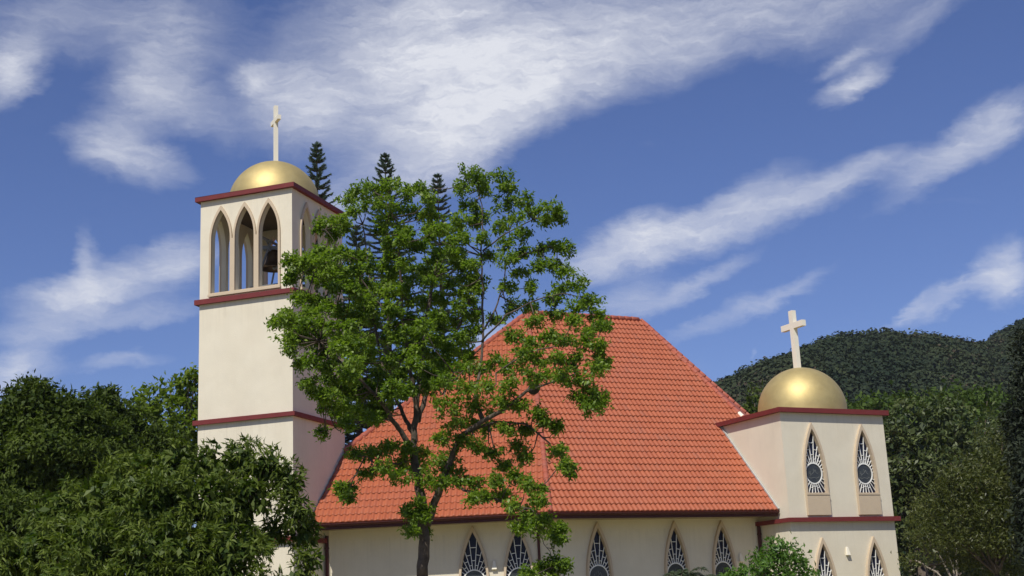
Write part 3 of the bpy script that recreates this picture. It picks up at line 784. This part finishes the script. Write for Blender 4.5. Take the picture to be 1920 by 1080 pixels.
for z in (15.2, 17.1):
    for s_ in (-1, 1):
        wd = 0.95 if z < 16 else 0.15
        bm = bmesh.new(); tube(bm, [ctr + dL * (-wd - .2) + dR * .68 * s_ + UP * z, ctr + dL * (wd - .2) + dR * .68 * s_ + UP * z], 0.04, 6); obj('crossbar', bm, M['steel'], fs)
bm = bmesh.new(); tube(bm, [ctr - dL * 0.1 - dR * 1.2 + UP * 17.15, ctr - dL * 0.1 + dR * 1.3 + UP * 17.15], 0.06, 8); obj('beam', bm, M['steel'], fs)
mt = empty('bell_motor', ctr - dL * 0.95 - dR * 1.15 + UP * 14.5, 0.3, 'pale bell motor box standing on the belfry floor by the right arch', 'motor')
bm = bmesh.new(); box(bm, Vector((0, 0, 0)), Vector((1, 0, 0)), Vector((0, 1, 0)), UP, -.25, .25, -.18, .18, 0.05, .5); bmesh.ops.bevel(bm, geom=list(bm.edges), offset=.03, segments=2, affect='EDGES'); obj('housing', bm, M['lead'], mt, True)
bm = bmesh.new(); tube(bm, [(.25, 0, .3), (.42, 0, .3)], .13, 12); obj('drive_wheel', bm, M['steel'], mt, True)

# ================================================================== TREES
def limb(bm, pts, r0, r1, seg=7, wob=0.0, sub=3):
    pts = [Vector(p) for p in pts]; out_ = []
    for i in range(len(pts) - 1):
        for k_ in range(sub):
            f = k_ / sub; p = pts[i].lerp(pts[i + 1], f)
            if i or k_: p = p + Vector((random.uniform(-1, 1), random.uniform(-1, 1), random.uniform(-.5, .5))) * wob
            out_.append(p)
    out_.append(pts[-1]); n = len(out_)
    tube(bm, out_, [r0 + (r1 - r0) * i / (n - 1) for i in range(n)], seg)
    return out_

# ---- the tall light green tree in front of the roof
TY = 30.0
tree = empty('flame_tree', (*at(792, 1080, TY)[:2], 0), 0, 'tall airy tree with fresh green leaf tufts in front of the red roof', 'tree')
def T(x, y, dy=0.0): return Vector(at(x, y, TY + dy))
base = T(792, 1080); foot = Vector((base.x - 0.05, TY, -0.1))
wood = bmesh.new(); skel = []
def L_(pts, r0, r1, wob=0.02):
    o_ = limb(wood, [T(*p) for p in pts], r0 * .82, r1 * .85, 8, wob, 4); n = len(o_)
    skel.extend([(p, r0 + (r1 - r0) * i / n) for i, p in enumerate(o_)])
o_ = limb(wood, [foot, base], 0.17, 0.138, 10, 0.01, 3)
L_([(792, 1080, 0), (796, 1010, 0), (792, 960, 0), (784, 900, .1), (776, 850, .2), (776, 815, .2), (781, 760, .3), (790, 690, .5), (800, 600, .8), (812, 520, 1.0)], 0.165, 0.04)
L_([(800, 985, 0), (812, 950, -.1), (828, 905, -.3), (838, 880, -.4), (862, 820, -.6), (905, 790, -.9), (950, 765, -1.2), (985, 735, -1.4), (1025, 700, -1.6)], 0.12, 0.03)
L_([(772, 840, .2), (752, 808, 0), (735, 785, -.3), (712, 750, -.6), (680, 715, -.9), (640, 680, -1.2), (600, 640, -1.5)], 0.085, 0.02)
L_([(776, 815, .2), (762, 790, .5), (740, 740, .9), (715, 680, 1.3), (700, 600, 1.5), (690, 500, 1.6), (680, 420, 1.6)], 0.07, 0.018)
L_([(784, 790, .3), (800, 730, .6), (812, 690, 1.0), (850, 640, 1.3), (880, 560, 1.5), (905, 480, 1.6)], 0.08, 0.02)
L_([(783, 770, .3), (768, 690, .2), (755, 600, 0), (750, 500, -.3), (745, 420, -.5), (720, 370, -.6)], 0.07, 0.015)
L_([(905, 790, -.9), (890, 740, -.2), (903, 680, .3), (906, 620, .5), (905, 540, .6), (903, 470, .6), (905, 400, .6), (895, 340, .6)], 0.055, 0.012)
L_([(906, 620, .5), (930, 580, .8), (945, 530, 1.0), (955, 450, 1.1), (950, 360, 1.1)], 0.03, 0.01)
L_([(903, 640, .4), (950, 590, .2), (1010, 560, 0), (1060, 550, -.2), (1100, 560, -.4)], 0.03, 0.01)
L_([(905, 470, .6), (945, 440, .4), (990, 415, .2), (1035, 400, .1)], 0.025, 0.008)
L_([(945, 500, .8), (985, 475, .6), (1030, 462, .4), (1062, 466, .3)], 0.018, 0.006)
L_([(985, 735, -1.4), (1040, 715, -1.8), (1080, 700, -2), (1110, 740, -2.1), (1122, 760, -2.1)], 0.03, 0.01)
L_([(870, 812, -.6), (930, 790, -.6), (985, 795, -.8), (1030, 830, -1), (1050, 860, -1), (1070, 878, -1)], 0.04, 0.008)
L_([(834, 890, -.4), (870, 920, -.7), (905, 925, -.9), (950, 945, -1.2), (995, 955, -1.4), (1030, 985, -1.5)], 0.045, 0.012)
L_([(1010, 965, -1.45), (1012, 1005, -1.5), (1030, 1035, -1.5), (1040, 1060, -1.5)], 0.012, 0.006)
L_([(776, 860, .2), (745, 870, -.3), (715, 865, -.6), (685, 855, -.9)], 0.03, 0.01)
L_([(755, 600, 0), (700, 560, -.5), (640, 540, -.9), (570, 510, -1.2)], 0.035, 0.01)
L_([(700, 560, -.5), (650, 480, -.6), (610, 430, -.7)], 0.025, 0.008)
L_([(735, 785, -.3), (680, 790, -.7), (640, 800, -1), (600, 810, -1.1)], 0.02, 0.008)
L_([(790, 690, .5), (830, 740, -.6), (850, 700, -1), (880, 690, -1.2)], 0.03, 0.01)
L_([(930, 700, -.8), (990, 660, -1.2), (1060, 645, -1.5), (1110, 660, -1.6)], 0.025, 0.01)
# clump centres: hand placed tufts, then filled polygons
CLP = [(880,325,20),(868,352,20),(905,335,18),(940,332,20),(955,350,14),(915,362,22),(880,385,16),(945,385,22),(975,378,18),(965,410,18),(1000,400,16),(1032,392,18),(1048,405,13),(1028,415,12),
 (862,412,18),(888,418,12),(935,425,15),(900,405,14),(980,440,14),(945,455,14),(905,448,12),(1015,470,10),(1040,462,11),(1062,466,13),(985,470,14),(950,485,16),(915,480,14),(1038,498,14),(1066,508,16),
 (975,510,14),(1010,500,12),(1085,535,17),(1110,560,17),(1055,540,14),(1035,560,12),(1085,575,15),(1118,590,15),(995,540,13),(950,540,14),(960,575,16),(990,575,16),(1005,600,14),(930,600,13),(1040,590,12),(1075,605,15),(1110,620,17),(1128,610,13),
 (890,590,14),(875,640,14),(1095,640,18),(1125,650,14),(1060,640,16),(1030,630,13),(1000,645,16),(965,630,12),
 (980,665,17),(1010,675,16),(1045,670,16),(1080,672,17),(1115,690,18),(1130,675,13),(960,690,18),(930,680,15),(1000,705,16),(1035,705,15),(1065,705,17),(1095,715,17),(1120,735,16),(1128,758,15),(1105,765,15),(1090,745,14),
 (905,690,16),(870,690,18),(835,685,18),(850,720,20),(885,725,20),(920,725,18),(955,725,16),(815,710,16),(830,755,20),(870,760,20),(905,765,18),(940,755,15),(975,760,12),(1008,775,13),
 (845,790,18),(880,795,18),(915,800,14),(950,805,12),(985,808,10),(1020,790,9),(1045,800,8),(860,825,18),(830,820,16),(895,835,15),(925,850,14),(970,835,13),(985,858,12),(945,870,10),(1046,848,13),(1062,870,12),(1070,884,8),
 (690,852,15),(665,850,10),(712,845,16),(735,838,12),(690,888,12),(720,880,17),(745,870,16),(750,895,18),(780,880,20),(800,900,16),(815,870,20),(840,860,18),(850,885,16),(830,905,14),(868,900,12),(790,850,14),(760,845,12),
 (895,905,12),(930,900,12),(965,895,12),(985,905,10),(885,935,10),(910,930,10),(945,930,13),(960,950,10),(1008,918,12),(1010,940,10),
 (780,945,15),(800,955,13),(765,960,10),(785,985,15),(770,995,10),(800,998,10),(790,970,12),
 (985,965,14),(1000,985,15),(975,990,10),(1020,975,13),(1030,1000,15),(1048,990,10),(1045,1010,9),(1045,1055,15),(1020,1065,12),(1058,1062,9),(1030,1078,12),(985,1076,12),
 (650,932,9),(640,915,5),(655,918,6),
 (655,375,18),(675,358,18),(700,350,20),(735,350,20),(765,362,17),(790,355,15),(805,375,16),(690,385,18),(720,385,18),(755,395,18),(660,398,12),(790,400,16),(640,415,12),(615,418,15),(600,428,12),(650,425,12),(625,440,10),
 (600,810,11),(592,735,14),(580,720,11),(610,745,10),(648,800,10)]
POLY = [([(700,400),(800,400),(850,420),(885,450),(900,520),(900,600),(880,680),(840,720),(780,740),(700,740),(640,700),(650,620),(660,540),(690,460)], 112, 15),
        ([(545,490),(600,470),(650,470),(680,500),(670,545),(600,540),(545,525)], 22, 14),
        ([(515,590),(560,555),(640,560),(670,620),(660,700),(640,730),(590,700),(545,680),(522,640)], 36, 15),
        ([(620,720),(700,720),(770,740),(720,790),(640,780),(610,760)], 20, 13)]
def inpoly(p, lp):
    c_ = False; n = len(lp)
    for i in range(n):
        x1, y1_ = lp[i]; x2, y2_ = lp[(i + 1) % n]
        if (y1_ > p[1]) != (y2_ > p[1]) and p[0] < (x2 - x1) * (p[1] - y1_) / (y2_ - y1_) + x1: c_ = not c_
    return c_
clumps = [(x, y, r_, None) for x, y, r_ in CLP]
rg_ = random.Random(8)
for lp, n, r_ in POLY:
    xs = [p[0] for p in lp]; ys = [p[1] for p in lp]; k_ = 0; tries = 0
    got = []
    while k_ < n and tries < 20000:
        tries += 1; x, y = rg_.uniform(min(xs), max(xs)), rg_.uniform(min(ys), max(ys))
        if not inpoly((x, y), lp): continue
        if any((x - a) ** 2 + (y - b) ** 2 < 14 ** 2 for a, b in got): continue
        got.append((x, y)); clumps.append((x, y, r_ * rg_.uniform(.75, 1.15), 'in')); k_ += 1
cen, rad_, tc_ = [], [], []
SK = np.array([list(p) for p, _ in skel]); rs = np.array([r_ for _, r_ in skel])
for x, y, r_, fl_ in clumps:
    # depth: near the closest limb seen in the same direction, plus scatter over the crown
    best = None
    for dy in np.linspace(-2.4, 2.4, 9):
        q = at(x, y, TY + dy); dd_ = np.linalg.norm(SK - q, axis=1).min() + abs(rg_.gauss(0, 0.5))
        if best is None or dd_ < best[0]: best = (dd_, dy)
    dy = best[1] + rg_.gauss(0, 0.35 if fl_ is None else 0.9)
    q = at(x, y, TY + dy); R_ = r_ * TY / F * (1.3 if fl_ is None else 1.15)
    cen.append(q); rad_.append(R_); tc_.append(rg_.random())
    j = np.linalg.norm(SK - q, axis=1).argmin(); s_ = Vector(SK[j]); e_ = Vector(q)
    if (s_ - e_).length > 0.12:
        mid = s_.lerp(e_, 0.5) + Vector((rg_.uniform(-.08, .08), rg_.uniform(-.08, .08), -0.08 + rg_.uniform(-.05, .05)))
        tube(wood, [s_, mid, e_], [min(0.02, rs[j]), 0.012, 0.006], 5)
cen = np.array(cen); rad_ = np.array(rad_); tc_ = np.array(tc_)
r = np.random.default_rng(21); k = 15      # tufts per clump, flattened plates of foliage
tuft = np.repeat(cen, k, 0); rr_ = np.repeat(rad_, k)[:, None]
off = unit(r.normal(size=tuft.shape)) * np.array([1.0, 1.0, 0.66]) * (r.random((len(tuft), 1)) ** 0.45)
tuft = tuft + off * rr_
outd = unit(off + np.array([0, 0, 0.55]))
tint_c = np.repeat(tc_, k) * 0.6 + 0.4 * r.random(len(tuft))
V, Fc, T_ = rosettes(tuft, outd, 20, 0.098, 0.05, 0.66, 0.2, 31, 0.05, tint_c)
pts2obj('crown', V, Fc, LM['bright'], tree, T_)
obj('trunk', wood, M['bark'], tree, smooth=True)
# dark round nest hanging in the fork
q = at(1001, 729, TY - 1.4); bm = bmesh.new(); bmesh.ops.create_icosphere(bm, subdivisions=4, radius=0.14)
for v in bm.verts: v.co *= 1 + 0.18 * noise.noise(v.co * 9 + Vector((4, 4, 4))); v.co.z *= 0.9
o_ = obj('nest', bm, M['nest']); o_.location = tuple(q); tag(o_, 'dark round nest on a branch of the tall tree, before the roof', 'nest')

# ---- dense trees made of leafy lobes
def lobed_tree(name, label, cat, lobes, foot_px, Y, leafm, k, L, Wd, per, spread=0.5, droop=0.3, seed=1, group=None, bark='bark', trunk_r=0.18, jit=0.06, lo=0.72, core=0.5, pit=0.0, cw=2.0):
    """lobes: (photo x, y, rx px, ry px, depth offset m)"""
    r = np.random.default_rng(seed); f = at(foot_px, 1000, Y)
    t_ = empty(name, (f[0], Y, 0), 0, label, cat, group)
    parts = []; bm = bmesh.new(); top0 = None
    base_ = Vector((f[0], Y, -0.1))
    cz = np.mean([at(x, y, Y)[2] for x, y, *_ in lobes])
    fork = Vector((f[0] + 0.2, Y, max(1.0, cz * 0.45)))
    limb(bm, [base_, fork], trunk_r * 1.25, trunk_r, 9, 0.03, 3)
    for i, (x, y, rx, ry, dy) in enumerate(lobes):
        c_ = at(x, y, Y + dy); s_ = (Y + dy) / F; R3 = np.array([rx * s_, (rx + ry) / 2 * s_, ry * s_])
        n = max(12, int(per * (R3[0] * R3[2] + R3[0] * R3[1] + R3[1] * R3[2])))
        P, o = shell(c_, R3, n, r, lo)
        if pit:
            nv = np.array([noise.noise(Vector(p_) * pit) for p_ in P]); kp = nv > -0.07 + 0.05 * r.normal(size=len(nv)); P, o = P[kp], o[kp]
        tcl = np.full(len(P), r.random()) * 0.4 + 0.6 * r.random(len(P))
        o2 = unit(o + np.array([0, 0, 0.35]))
        parts.append(rosettes(P, o2, k, L, Wd, spread, droop, seed * 100 + i, jit, tcl))
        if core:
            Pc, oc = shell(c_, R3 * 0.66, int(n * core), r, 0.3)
            parts.append(rosettes(Pc, oc, max(4, k // 2), L * 1.1, Wd * cw, 0.75, droop, seed * 100 + 50 + i, jit * 2, r.random(len(Pc)) * 0.05))  # inner leaves get the darkest tints, painting shade into the crown's gaps
        if rx > 34 or Y > 60: limb(bm, [fork, fork.lerp(Vector(c_), 0.5) + Vector((0, 0, 0.2)), Vector(c_)], trunk_r * 0.45, 0.03, 6, 0.05, 3)
    V, Fc, T_ = merge(parts)
    pts2obj('crown', V, Fc, leafm, t_, T_)
    obj('trunk', bm, M[bark], t_, smooth=True)
    return t_
# mango tree at the lower left, near
lobed_tree('mango_tree', 'big mango tree with long drooping leaves at lower left, before the bell tower', 'tree',
 [(400,868,34,38,0),(450,862,42,40,.3),(500,875,40,38,.2),(538,903,34,36,.3),(330,880,60,45,-.2),(260,890,60,50,0),(200,930,60,60,-.3),(120,960,60,60,0),(300,950,90,70,-.8),(400,940,75,65,-.6),(470,930,50,45,-.2),(552,955,32,34,.2),(560,1000,26,26,.4),(520,990,26,22,.5),
  (90,1030,80,60,-.5),(200,1020,90,70,-1.1),(310,1040,90,70,-1.4),(420,1030,80,65,-1.1),(470,1020,40,40,-.5),(575,1060,26,30,.1),(584,1000,14,24,.4),(20,1060,60,50,-.5),(150,1080,90,60,-1.3),(280,1110,100,60,-1.6),(420,1105,90,60,-1.2),(530,1115,40,40,-.2)],
 330, 22.0, LM['mango'], 14, 0.145, 0.030, 150, 0.55, 0.38, 2, trunk_r=0.22, jit=0.03, pit=2.4, lo=0.8, core=0.6, cw=2.6)
lobed_tree('dark_tree', 'dark green dense tree with a rounded top at the far left edge', 'tree',
 [(60,760,70,55,0),(110,780,70,60,.3),(20,800,70,70,0),(75,740,30,28,0),(150,790,50,50,.5),(90,850,90,70,-.5),(20,900,80,80,-.5),(150,870,70,60,0),(40,980,80,80,-1),(210,850,60,60,1)],
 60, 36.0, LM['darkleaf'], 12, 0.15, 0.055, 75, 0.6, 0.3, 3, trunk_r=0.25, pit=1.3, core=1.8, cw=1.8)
lobed_tree('dark_tree', 'small dark spiky crown between the far left tree and the light green one', 'tree',
 [(195,752,34,30,0),(170,785,40,40,.3),(215,790,45,45,0),(240,830,60,60,.5),(180,850,60,60,0),(300,860,60,60,1),(250,930,80,60,1),(320,960,50,60,1),(180,1000,90,70,1),(60,1040,90,60,2),(300,1050,60,60,1),(80,900,90,60,4)],
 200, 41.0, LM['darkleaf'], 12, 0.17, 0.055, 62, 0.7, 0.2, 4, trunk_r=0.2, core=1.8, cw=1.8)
lobed_tree('light_tree', 'light green airy tree touching the left wall of the bell tower', 'tree',
 [(280,750,38,30,0),(320,735,34,24,.5),(355,715,26,24,0),(360,755,30,35,.5),(310,785,55,40,0),(260,800,45,40,1),(350,810,38,40,0),(290,840,60,40,0),(366,700,14,14,0),(390,790,30,40,1.5),(360,850,45,40,1)],
 320, 62.0, LM['light'], 10, 0.28, 0.13, 15, 0.6, 0.25, 5, trunk_r=0.22, lo=0.5, jit=0.15, core=0.3)

# ---- Norfolk Island pines behind the church
def norfolk(px, py, Y, label, seed, hw, step_px=17.0):
    r = random.Random(seed); rn = np.random.default_rng(seed)
    top = at(px, py, Y); s_ = Y / F * 1.03
    t_ = empty('norfolk_pine', (top[0], Y, 0), 0, label, 'pine tree', 'norfolk pines behind the church')
    bm = bmesh.new(); tube(bm, [(top[0], Y, -0.1), (top[0], Y, top[2] * .5), (top[0], Y, top[2] + 0.05)], [0.26, 0.16, 0.02], 8); 
    P, Dd = [], []
    z = top[2] - 0.15; i = 0
    while z > 3.0:
        dpx = (top[2] - z) / s_
        ln = hw(dpx) * s_
        nb = 5 if i < 2 else 6; ph = r.uniform(0, 6.3)
        for b in range(nb):
            a = ph + 2 * math.pi * b / nb + r.uniform(-.12, .12); l_ = ln * r.uniform(.85, 1.1)
            d = np.array([math.cos(a), math.sin(a), 0]); n = max(4, int(l_ / 0.05))
            pp = []
            for q_ in range(n + 1):
                f = q_ / n; pos = np.array([top[0], Y, z]) + d * l_ * f + np.array([0, 0, l_ * (-.12 * f + .42 * f * f) if dpx < 140 else l_ * (-.20 * f + .30 * f * f)])
                pp.append(pos)
                if f < 0.12: continue
                wd = 0.10 if dpx < 30 else 0.15
                for s in range(14 if l_ < 1.3 else 11):
                    v = rn.normal(size=3); v -= d * v.dot(d); v /= np.linalg.norm(v); v[2] = abs(v[2]) * .9 + .1
                    P.append(pos + v * rn.random() * 0.03); Dd.append(v * 0.9 + d * 0.75 + np.array([0, 0, .1]))
            tube(bm, [Vector(pp[0]), Vector(pp[len(pp) // 2]), Vector(pp[-1])], [0.03, 0.022, 0.01], 4)
        z -= step_px * s_ * (0.62 if dpx < 30 else 1.0) * r.uniform(.88, 1.12); i += 1
    for _ in range(60):
        v = rn.normal(size=3) * .4; v[2] = abs(v[2]) + .4; P.append(np.array([top[0], Y, top[2] - .25 * rn.random()])); Dd.append(v)
    P = np.array(P); Dd = np.array(Dd); n = len(P)
    V, Fc, T_ = leaves(P, Dd, 0.17, 0.045, rn.random(n), seed)
    pts2obj('crown', V, Fc, LM['pine'], t_, T_); obj('trunk', bm, M['bark'], t_)
norfolk(594, 270, 58.0, 'tall dark pine whose spire shows just right of the bell tower dome', 1, lambda d: min(4 + d * 0.25, 24 + (d - 80) * 0.12 if d > 80 else 99))
norfolk(722, 290, 66.0, 'dark pine with its spire rising over the tall green tree', 2, lambda d: min(4 + d * 0.38, 22 + (d - 48) * 0.20 if d > 48 else 99))
norfolk(820, 328, 72.0, 'dark pine farthest from the bell tower, its spire beside the roof', 3, lambda d: min(4 + d * 0.32, 20 + (d - 50) * 0.13 if d > 50 else 99))
norfolk(668, 425, 62.0, 'shorter dark pine close behind the bell tower, mostly hidden by leaves', 4, lambda d: min(4 + d * 0.4, 24 + (d - 50) * 0.14 if d > 50 else 99))

# ---- trees right of the side tower
lobed_tree('broadleaf_tree', 'olive green tree with pale leaf tips right beside the side tower', 'tree',
 [(1705,800,60,50,0),(1760,790,60,45,.5),(1800,800,60,50,1),(1690,870,60,60,0),(1740,860,70,60,-.5),(1690,950,55,60,0),(1735,930,60,60,0),(1700,1020,50,55,0),(1815,850,60,60,1),(1660,830,40,40,1.5),(1670,900,40,60,1),(1690,1040,46,50,1),(1760,1000,60,60,2),(1820,960,70,70,3),(1880,960,70,80,3),(1900,880,60,60,3),(1800,1050,60,50,3.5),(1880,1050,60,50,3.5)],
 1715, 72.0, LM['olive'], 10, 0.34, 0.13, 11, 0.65, 0.15, 6, trunk_r=0.3, jit=0.2, pit=0.8)
lobed_tree('feathery_tree', 'feathery olive tree with spreading layered branches at the lower right', 'tree',
 [(1790,900,50,20,0),(1840,870,60,22,.3),(1890,860,60,24,0),(1830,910,70,24,-.4),(1900,905,70,24,-.4),(1780,950,60,22,0),(1850,960,75,26,-.6),(1920,960,70,26,-.5),(1760,1000,60,22,0),(1830,1005,70,24,-.4),(1900,1015,80,28,-.6),(1880,820,50,20,.5),(1930,830,40,24,.5),(1940,900,40,40,0),(1740,960,46,30,.8),(1810,1040,60,26,1.2),(1880,1060,60,30,1.2)],
 1850, 50.0, LM['feather'], 11, 0.17, 0.035, 46, 0.75, 0.0, 7, trunk_r=0.13, jit=0.15, lo=0.3, core=0.8)
lobed_tree('feathery_tree', 'low feathery tree under the olive one, its pale thin trunks showing', 'tree',
 [(1740,1010,40,18,0),(1775,1025,40,16,0),(1715,1050,35,16,.4),(1790,1000,40,18,0)],
 1775, 56.0, LM['feather'], 9, 0.17, 0.04, 22, 0.75, 0.0, 17, bark='bark_pale', trunk_r=0.11, jit=0.15, lo=0.35)
lobed_tree('dark_conifer', 'almost black conifer at the right edge of the picture', 'tree',
 [(1930,690,22,50,0),(1926,750,30,44,0),(1918,800,34,38,0),(1934,900,26,60,-4.5),(1936,1000,22,80,-4.5),(1925,640,14,30,0),(1908,790,24,30,.5),(1930,850,40,50,0)],
 1930, 46.0, LM['black'], 11, 0.22, 0.05, 55, 0.7, 0.1, 8, trunk_r=0.2, jit=0.1, core=1.5)
lobed_tree('dark_tree', 'dark tree peeping out between the tiled roof and the right dome', 'tree',
 [(1415,755,22,26,0),(1405,790,30,30,0),(1430,790,30,40,0)], 1415, 80.0, LM['darkleaf'], 8, 0.4, 0.15, 6, 0.6, 0.2, 9, trunk_r=0.2, jit=0.2)
rr2 = random.Random(4)
for i, (x, y) in enumerate([(1610, 762), (1650, 755), (1700, 752), (1745, 757), (1790, 745), (1835, 742), (1880, 750), (1590, 775)]):
    kinds = ['sunlit green tree %s' % s for s in ('second along the row below the hill, counted from the right dome', 'third along the row below the hill, counted from the right dome', 'fourth along the row below the hill, counted from the right dome', 'fifth along the row below the hill, counted from the right dome', 'third from the right end of the row below the hill', 'second from the right end of the row below the hill', 'at the right end of the row below the hill', 'nearest to the right dome in the row below the hill')]
    lobed_tree('distant_tree', kinds[i], 'tree', [(x, y, 26, 14, 0), (x - 14, y + 12, 26, 16, .8), (x + 16, y + 10, 26, 16, -.5), (x, y + 30, 36, 26, 0)], x, 105.0 + rr2.uniform(-6, 6), LM['row'], 8, 0.4, 0.2, 5.0, 0.6, 0.2, 40 + i, 'row of trees at the foot of the hill', trunk_r=0.25, jit=0.3)

# ---- shrubs at the foot of the walls
lobed_tree('young_tree', 'bright green young tree in front of the corner of the side tower', 'small tree',
 [(1455,1022,26,14,0),(1480,1030,22,12,.1),(1440,1040,30,12,-.1),(1470,1050,38,14,0),(1500,1052,26,10,.2),(1430,1062,34,14,-.2),(1470,1075,50,16,0),(1515,1075,25,12,.2),(1400,1078,32,12,-.1),(1370,1085,30,12,0),(1440,1100,60,20,0)],
 1455, 34.0, LM['shrub'], 10, 0.13, 0.045, 70, 0.75, 0.02, 10, trunk_r=0.07, jit=0.06, lo=0.3)
def fronds(name, label, px, py, Y, n, Lp, seed, cat='palm'):
    r = np.random.default_rng(seed); o = at(px, py, Y); s_ = Y / F
    t_ = empty(name, (o[0], Y, 0), 0, label, cat)
    bm = bmesh.new(); tube(bm, [(o[0], Y, -.05), (o[0], Y, o[2])], [0.14, 0.11], 9); obj('trunk', bm, M['bark'], t_)
    P, Dd = [], []; bm = bmesh.new()
    for i in range(n):
        a = 2 * math.pi * i / n + r.normal() * .2; up = r.uniform(.35, 1.0); d = np.array([math.cos(a), math.sin(a), 0]); L = Lp * s_ * r.uniform(.8, 1.1)
        side_ = np.array([-d[1], d[0], 0]); pts_ = []
        for q_ in range(22):
            f = q_ / 21; p_ = np.array(o) + d * L * f * (1 - .2 * f) + np.array([0, 0, L * (up * f - .75 * f * f)]); pts_.append(Vector(p_))
            if q_ < 2: continue
            for s2 in (-1, 1): 
                for _ in range(2): P.append(p_ + r.normal(size=3) * .01); Dd.append(side_ * s2 + d * .5 + np.array([0, 0, -.1 + r.normal() * .15]))
        tube(bm, pts_[::4] + [pts_[-1]], 0.012, 4)
    V, Fc, T_ = leaves(np.array(P), np.array(Dd), Lp * s_ * .24, 0.03, r.random(len(P)), seed)
    pts2obj('fronds', V, Fc, LM['cycad'], t_, T_); obj('frond_stalks', bm, M['bark'], t_)
fronds('palm', 'grey green palm below the fourth window of the church wall, its fronds just in view', 1283, 1085, 38.0, 16, 52, 3)
fronds('palm', 'grey green palm beside the young tree, its fronds arching under the last window', 1362, 1092, 40.0, 15, 50, 4)

# ---- thin air over the valley: far hill fades a little
bm = bmesh.new(); box(bm, Vector((0, 0, 0)), Vector((1, 0, 0)), Vector((0, 1, 0)), UP, -1480, 1480, -980, 1980, -1.0, 135.0)
hz = bpy.data.materials.new('haze'); hz.use_nodes = True; t = NT(hz.node_tree); t.n.remove(t.n['Principled BSDF'])
pv = t.new('ShaderNodeVolumePrincipled'); pv.inputs['Color'].default_value = (0.80, 0.88, 1.0, 1); pv.inputs['Density'].default_value = 0.0001
t.link(pv.outputs[0], t.n['Material Output'].inputs['Volume'])
tag(obj('haze', bm, hz), 'thin bluish air between the church and the forested hill', 'haze', kind='stuff')
